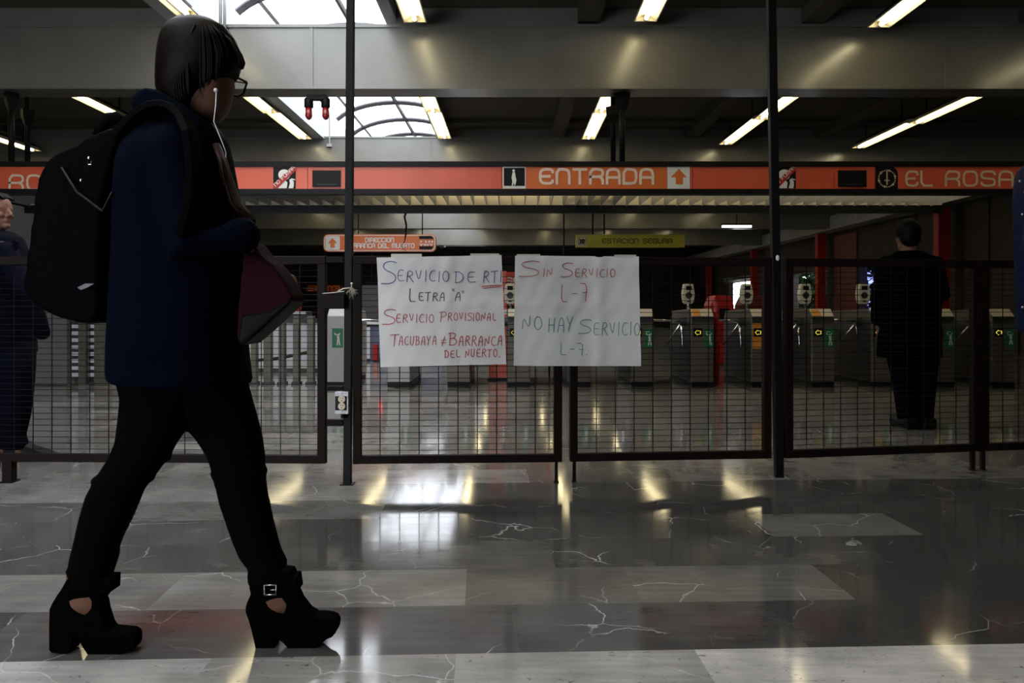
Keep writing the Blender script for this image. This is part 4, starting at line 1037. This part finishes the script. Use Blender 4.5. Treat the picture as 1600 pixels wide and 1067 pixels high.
# trousers
b = MB()
b.rows([(172,570,372,575,2.19,.13), (190,592,330,600,2.18,.12), (195,621,306,630,2.165,.10), (190,655,290,668,2.155,.085), (186,688,272,695,2.15,.08), (174,714,262,714,2.15,.075), (154,745,238,746,2.145,.072),
        (139,773,222,766,2.145,.07), (129,808,206,806,2.145,.068), (119,850,190,838,2.14,.062), (112,874,182,860,2.14,.058), (113,880,184,864,2.14,.060), (108,889,179,880,2.14,.062), (114,899,171,905,2.14,.055), (120,915,165,918,2.14,.045)])
b.rows([(200,572,384,572,2.20,.13), (250,600,383,598,2.21,.12), (268,630,391,624,2.215,.10), (290,662,401,656,2.215,.085), (307,680,408,685,2.215,.08), (326,708,412,716,2.21,.076), (335,734,411,739,2.21,.074),
        (346,784,417,777,2.205,.070), (364,838,428,825,2.20,.064), (376,868,437,858,2.195,.060), (391,886,447,879,2.19,.060), (389,894,446,888,2.19,.062), (389,905,452,900,2.19,.058), (396,922,452,918,2.19,.048)])
for xl, xr, y, Y, hd in ((150,236,748,2.145,.078), (182,262,716,2.15,.080), (334,414,738,2.21,.080), (352,419,790,2.205,.072), (340,412,752,2.21,.078)):
    b.rows([(xl,y-6,xr,y-6,Y,hd*.9), (xl-2,y,xr+2,y,Y,hd), (xl+1,y+6,xr,y+6,Y,hd*.9)])
b.build('trousers', M_pants, t, remesh=.007, relax=3)
# boots
def boot(outline, hole, Y, w_, strap, buckle=None):
    Y = Y+w_/2; q0 = V((0,-w_/2,0)); b = MB(); b.prism([P(x, y, Y)+q0 for x, y in outline], (0, w_, 0), [[P(x, y, Y)+q0 for x, y in hole]]); Y -= w_/2; b.v = [(x, y, max(z, .001)) for x, y, z in b.v]
    o = b.build('ankle_boot', M_suede, t, 'black suede ankle boot with block heel and cut-out side', bevel=.016)
    MB().prism([P(x, y, Y-.003) for x, y in strap], (0, w_+.006, 0)).build('ankle_strap', M_suede, o, bevel=.003)
    cxh = sum(p[0] for p in hole)/len(hole); cyh = sum(p[1] for p in hole)/len(hole)
    if buckle:
        x0, y0, x1, y1 = buckle; c = [P(x0,y0,Y-.007), P(x1,y0,Y-.007), P(x1,y1,Y-.007), P(x0,y1,Y-.007)]; q = MB()
        for a, d_ in zip(c, c[1:]+c[:1]): q.tube([a, d_], .0020, 8)
        q.tube([P((x0+x1)/2, (y0+y1)/2, Y-.006), P(x1-1, (y0+y1)/2, Y-.008)], .0016, 6); q.build('buckle', M_silver, o, 'square silver buckle', smooth=True)
    return o
back = [(110.6,898),(100.5,909),(90,923),(82,936),(77.5,946),(76.9,975),(76.9,1008.5),(80,1012.7),(105.5,1014.9),(107.5,1012),(114,984),(124,995),(134,1005),(141,1017),(151,1022),(178,1022),(200,1017),(217,1011),(220,1005),(220,992),(217,987),(211,984),(195,982.3),(181.5,981.5),(177,975),(174.7,968),(170,953),(168,941),(166,936),(169.6,931),(171,917),(170.5,900.5)]
hb_ = [(112,934),(119,930.5),(132,928.5),(144,927.5),(147.7,934),(146.9,944),(142,951),(136,956),(127.5,952.8),(120,947.5),(115.7,942.7)]
back = [(x+(9 if x < 125 else 4 if x < 160 else -5), y) for x, y in back]
boot(back, [(x+4, y) for x, y in hb_], 2.100, .055, [(104,905),(172,905),(171,927),(92,926)])
front = [(392,896.6),(389.5,914),(392,922),(386,936),(384,943),(384,950.8),(388,962),(392,976),(396,992),(399,1006.5),(400.6,1009.7),(426,1010.5),(426.9,1008),(426,981.8),(438,991),(449,1000),(454,1008),(471.5,1009.7),(495,1006.5),(506.5,998.6),(514.5,992),(522,989),(528,982),(529.6,971.5),(525.6,963.5),(516,960),(505,958.7),(495,958.7),(484,952),(471.5,936),(466,923.7),(464,906),(457,889.5),(447.6,888)]
hf_ = [(419,935),(428,931),(436.4,929),(444.4,928.5),(449,934),(452,939.6),(450,948),(446.8,954),(436,951.6),(428,947),(423.7,943)]
front = [(x+(5 if x < 430 else 0), y) for x, y in front]
boot(front, hf_, 2.138, .055, [(394,905),(462,903),(465,925),(390,927)], (413,914,431.5,929))
MB().rows([(104,898,158,906,2.118,.018), (102,925,158,918,2.118,.018), (92,945,158,940,2.118,.018), (96,962,160,960,2.118,.014)]).build('foot', M_skin_w, wb, smooth=True)
MB().rows([(398,900,450,900,2.158,.018), (399,925,455,918,2.158,.018), (398,948,457,940,2.158,.018), (402,962,462,956,2.158,.014)]).build('foot', M_skin_w, wb, smooth=True)
# ---- backpack
t = thing('backpack', 'large black nylon backpack with white tags, carried by the walking woman', 'backpack', P(130, 490, 2.2))
b = MB(); b.prism([P(x, y, 2.07) for x, y in ((208,192),(190,195),(165,200),(136,211),(120,224),(99,233),(84,239),(72,249),(62,266),(55,284),(51,308),(46,350),(40,395),(36,425),(33,443),(37,461),(53,479),(80,494),(115,504),(140,507),(152,499),(154,440),(156,380),(160,310),(176,240),(192,205))], (0, .30, 0))
pk = b.build('pack_body', M_pack, t, remesh=.010, relax=12)
b = MB(); b.prism([P(x, y, 2.10) for x, y in ((66,300),(60,340),(53,390),(49,430),(56,452),(80,468),(100,470),(104,380),(98,310),(84,292))], (0, .24, 0)); b.build('front_pocket', M_pack, pk, remesh=.010, relax=10)
MB().tube([P(152,214,2.2), P(158,200,2.2), P(170,186,2.2), P(184,184,2.2), P(193,190,2.2), P(196,203,2.2)], [.014,.016,.020,.020,.016,.014], 8).build('handle', M_pack, t, smooth=True)
def strapm(path, w_, h): 
    b = MB()
    for a, c in zip(path, path[1:]): b.bar(a, c, w_, h, up=(0,1,0))
    return b
st = [P(178,215,2.06), P(198,192,2.055), P(214,176,2.05), P(232,166,2.045), P(250,163,2.04), (P(266,167,2.03)), P(280,180,2.015), P(292,205,1.985), P(298,250,1.975), P(296,310,1.965), P(282,370,1.96)]
b = MB(); rg = []
for i, p in enumerate(st):
    d = (st[min(i+1,len(st)-1)]-st[max(i-1,0)]).normalized(); n_ = V((-d.z,0,d.x)); 
    rg.append([p+n_*.012+V((0,-.012,0)), p+n_*.014+V((0,.05,0)), p-n_*.006+V((0,.05,0)), p-n_*.010+V((0,-.016,0))])
b.loft(rg); b.build('shoulder_strap', M_pack, t, bevel=.004)
MB().tube([P(176,300,2.05), P(160,330,2.05), P(120,300,2.055), P(96,262,2.06)], .004, 6).build('zip', M_black, pk, smooth=True)
for pts in ([(84,247),(90,245),(92,250),(88,254),(81,252)], [(74,254),(79,252),(82,257),(76,267),(70,268),(70,262)]):
    MB().prism([P(x, y, 2.16) for x, y in pts], (0, .012, 0)).build('tag', M_white_plastic, t, 'white tag', bevel=.002)
MB().ball(P(139,247,2.050), .004).build('zip_pull', M_chrome, t, 'small silver zip pull'); MB().tube([P(137,252,2.05), P(138,257,2.05), P(143,257,2.05), P(143,252,2.05)], .0016, 6).build('zip_pull', M_chrome, t, 'small silver zip pull'); MB().ball(P(126.5,282,2.05), .0035).build('zip_pull', M_chrome, t, 'small silver zip pull')
MB().prism([P(x, y, 2.052) for x, y in ((121,449),(133,443),(147,443),(137,449),(126,453))], (0, .004, 0)).build('logo_patch', M_body_dark, t, 'small grey patch')
# ---- maroon bag
t = thing('handbag', 'maroon fabric handbag hanging from the arm of the walking woman', 'bag', P(410, 540, 2.2))
b = MB(); b.prism([P(x, y, 2.12) for x, y in ((386,372),(396,384),(408,400),(424,412),(436,428),(447,446),(457,464),(450,476),(440,484),(432,492),(404,518),(378,540),(368,530),(372,470),(378,410))], (0, .14, 0))
bg_ = b.build('bag_body', M_maroon, t, remesh=.007, relax=9)
b = MB(); b.prism([P(x, y, 2.115) for x, y in ((377,492),(400,489),(420,486),(456,466),(449,478),(432,493),(404,519),(378,541),(370,532))], (0, .15, 0)); b.build('base_panel', M_hair_blk, bg_, 'near-black lower panel', remesh=.006, relax=4)
MB().tube([P(388,382,2.15), P(392,360,2.12), P(397,345,2.10), P(396,365,2.20), P(400,395,2.22)], .005, 8).build('strap', M_maroon, t, smooth=True)

# ---- man at the left edge, behind the fence
MY = 4.90
t = thing('person', 'man in dark navy suit behind the fence at the left picture edge', 'person', (P(8, 713, MY).x, MY, 0))
f = V((.97, -.22, 0)).normalized(); hc = P(-5, 332, MY)
J = dict(neck=P(-8, 372, MY), chest=P(-8, 425, MY), waist=P(-6, 480, MY), pelvis=P(-4, 540, MY),
         rsh=P(6, 398, MY-.18), rel=P(41, 458, MY-.26), rwr=P(60, 506, MY-.22), lsh=P(-14, 392, MY+.19), lel=P(-20, 460, MY+.24), lwr=P(10, 500, MY+.2),
         rhip=P(2, 560, MY-.09), rkn=P(14, 632, MY-.09), ran=P(20, 695, MY-.09), rto=P(32, 708, MY-.09),
         lhip=P(-10, 560, MY+.09), lkn=P(-4, 632, MY+.09), lan=P(-6, 690, MY+.09), lto=P(4, 704, MY+.09))
mb_ = body_core(t, J, M_skin_d, 1.0, f, headc=hc, hands=((J['rwr'], V((-.55,.45,-.35)), V((0,-1,0)), .6, 1), (J['lwr'], V((.8,-.2,-.6)), V((0,1,0)), .6, -1)))
eyes(hc, f, mb_)
b = MB(); b.ball(hc+V((-.022,.0,.050)), .088, .092, .086, 16, 12); b.ball(hc+V((-.055,0,.0)), .055, .082, .085, 14, 10)
for i in range(12): b.limb([hc+V((.02, -.07+.012*i, .118)), hc+V((.066, -.065+.012*i, .100-.02*random.random()))], [.014,.007], 6)
b.build('hair', M_hair_blk, mb_, remesh=.007, relax=2)
b = MB(); b.rows([(-28,358,15,361,MY,.10), (-38,370,26,371,MY,.185), (-42,392,33,392,MY,.21), (-44,425,40,425,MY,.20), (-44,470,44,470,MY,.19), (-44,520,48,520,MY,.19), (-44,555,50,552,MY,.19)])
b.limb([P(8,396,MY-.18), P(42,458,MY-.26), P(60,508,MY-.22)], [.078,.066,.058]); b.limb([P(60,508,MY-.22), P(66,520,MY-.20)], [.056,.048])
b.limb([P(-14,396,MY+.18), P(-20,460,MY+.24), P(10,500,MY+.2)], [.078,.062,.05]); jk = b.build('jacket', M_suit, t, remesh=.012, relax=6)
MB().prism([P(x, y, MY-.20) for x, y in ((20,372),(27,378),(24,398),(18,386))], (0,.02,0)).build('collar', M_suit, jk, bevel=.004)
b = MB(); b.rows([(-44,535,50,535,MY,.17), (-34,575,51,575,MY-.06,.13), (-26,610,50,610,MY-.09,.10), (-16,650,45,650,MY-.09,.088), (-8,680,38,680,MY-.09,.075), (0,690,42,694,MY-.09,.075), (4,700,38,702,MY-.09,.07)])
b.rows([(-44,540,40,540,MY,.15), (-40,575,30,575,MY+.06,.12), (-34,650,24,650,MY+.09,.085), (-26,695,18,695,MY+.09,.075)]); b.build('trousers', M_suit, t, remesh=.010, relax=4)
for dx, dy in ((0, 0), (-30, .18)):
    b = MB(); b.prism([P(x+dx, y, 4.80+dy) for x, y in ((4,692),(36,692),(44,699),(60,704.5),(72,708),(76,712),(74,716),(4,717))], (0, .09, 0)); b.v = [(x, y, z-(0 if dx == 0 else 0)) for x, y, z in b.v]
    b.v = [(x, y, max(z, .004)) for x, y, z in b.v]
    so = b.build('shoe', M_black, t, 'shiny black shoe', bevel=.008); 
# ---- dark figure on the right, seen from behind
GY = 6.05
t = thing('person', 'person in black standing beyond the right fence with back turned', 'person', (P(1428, 668, GY).x, GY, 0))
f = V((-.15, .98, 0)).normalized(); hc = P(1418, 370, GY)
J = dict(neck=P(1421, 398, GY), chest=P(1424, 435, GY), waist=P(1424, 480, GY), pelvis=P(1426, 530, GY),
         rsh=P(1458, 412, GY), rel=P(1470, 462, GY+.02), rwr=P(1462, 470, GY+.24), lsh=P(1388, 412, GY), lel=P(1378, 462, GY+.02), lwr=P(1374, 508, GY+.04),
         rhip=P(1442, 545, GY), rkn=P(1443, 600, GY), ran=P(1443, 655, GY), rto=P(1450, 662, GY+.14), lhip=P(1410, 545, GY), lkn=P(1414, 600, GY), lan=P(1418, 655, GY), lto=P(1410, 662, GY+.14))
gb = body_core(t, J, M_skin_d, 1.0, f, headc=hc, hands=((J['rwr'], V((-.3,.8,.2)), V((0,0,1)), .6, 1), (J['lwr'], V((0,.1,-1)), V((-1,0,0)), .5, 1)))
eyes(hc, f, gb)
b = MB(); b.ball(hc+V((0,-.01,.045)), .096, .10, .100, 16, 12); b.ball(hc+V((0,-.045,-.01)), .080, .062, .075, 14, 10); b.build('hair', M_hair_blk, gb, remesh=.008, relax=2)
b = MB(); b.rows([(1402,392,1440,392,GY,.08), (1388,402,1458,402,GY,.13), (1378,420,1468,420,GY,.15), (1376,460,1469,460,GY,.16), (1376,500,1467,500,GY,.16), (1373,540,1468,540,GY,.17), (1372,558,1469,558,GY,.17)])
b.limb([P(1460,412,GY), P(1472,462,GY+.02), P(1462,470,GY+.22)], [.070,.062,.048]); b.limb([P(1386,412,GY), P(1373,462,GY+.02), P(1370,500,GY+.04)], [.070,.058,.048]); b.build('jacket', M_guard, t, remesh=.012, relax=6)
b = MB(); b.rows([(1384,545,1462,545,GY,.15), (1390,565,1430,565,GY,.12), (1397,600,1433,600,GY,.10), (1402,640,1434,640,GY,.08), (1404,656,1434,656,GY,.08)])
b.rows([(1390,545,1466,545,GY,.15), (1424,565,1463,565,GY,.12), (1427,600,1460,600,GY,.10), (1430,640,1457,640,GY,.08), (1430,656,1456,656,GY,.08)]); b.build('trousers', M_guard_leg, t, remesh=.010, relax=3)
for x0, x1 in ((1403, 1429), (1432, 1458)):
    a = P(x0, 0, GY).x; c = P(x1, 0, GY).x
    b = MB(); b.prism([V((a+.01, GY-.09, 0)), V((c-.01, GY-.09, 0)), V((c, GY+.1, 0)), V((c-.02, GY+.19, 0)), V((a+.02, GY+.19, 0)), V((a, GY+.1, 0))], (0, 0, .085)); b.build('shoe', M_black, t, bevel=.02)
# ---- passer-by cut off by the right edge
SY = 2.6
t = thing('person', 'passer-by in studded blue jacket, only a sleeve showing at the right edge', 'person', (P(1702, 0, SY).x, SY, 0))
f = V((1, .1, 0)).normalized(); X_ = 1702; hc = P(X_, 190, SY)
J = dict(neck=P(X_-6, 238, SY), chest=P(X_-6, 320, SY), waist=P(X_-4, 430, SY), pelvis=P(X_-2, 520, SY),
         rsh=P(X_-26, 275, SY-.17), rel=P(X_-52, 400, SY-.2), rwr=P(X_-20, 480, SY-.18), lsh=P(X_-10, 275, SY+.17), lel=P(X_-10, 400, SY+.2), lwr=P(X_+10, 500, SY+.18),
         rhip=P(X_, 560, SY-.09), rkn=P(X_+30, 720, SY-.09), ran=P(X_+20, 880, SY-.09), rto=P(X_+80, 905, SY-.09), lhip=P(X_-4, 560, SY+.09), lkn=P(X_-10, 720, SY+.09), lan=P(X_-30, 870, SY+.09), lto=P(X_+20, 895, SY+.09))
pb = body_core(t, J, M_skin_d, .95, f, headc=hc, hands=((J['rwr'], V((.3,0,-1)), V((0,-1,0)), .5, 1), (J['lwr'], V((.3,0,-1)), V((0,1,0)), .5, -1)), vox=.010)
eyes(hc, f, pb, .95)
b = MB(); b.ball(hc+V((-.02,0,.04)), .098, .098, .098, 14, 10); b.build('hair', M_hair_blk, pb, smooth=True)
b = MB(); b.rows([(X_-60,232,X_+35,236,SY,.09), (X_-92,258,X_+50,256,SY,.19), (X_-97,300,X_+62,300,SY,.20), (X_-96,400,X_+64,400,SY,.19), (X_-92,520,X_+66,520,SY,.19)])
b.limb([P(X_-56,285,SY-.17), P(X_-72,400,SY-.2), P(X_-30,476,SY-.18)], [.07,.062,.045]); jk = b.build('jacket', M_bluejacket, t, remesh=.014, relax=5)
for x, y in ((1594,283),(1598,335),(1598,480),(1602,300),(1604,380),(1606,430)): MB().ball(P(x, y, SY-.10 if x < 1600 else SY-.18), .0045).build('stud', M_silver, jk, 'shiny silver stud')
b = MB()
for s_, dy in (('r',-.09), ('l',.09)): b.limb([J[s_+'hip'], J[s_+'kn'], J[s_+'an']], [.10,.075,.055])
b.limb([J['pelvis'], J['rhip']], [.13,.11]); b.build('trousers', M_pants, t, remesh=.012, relax=4)
for s_ in 'rl': q = J[s_+'an']; e = J[s_+'to']; MB().bar((q.x-.05, q.y, .045), (q.x+.20, q.y, .045), .09, .09).build('shoe', M_black, t, bevel=.02)
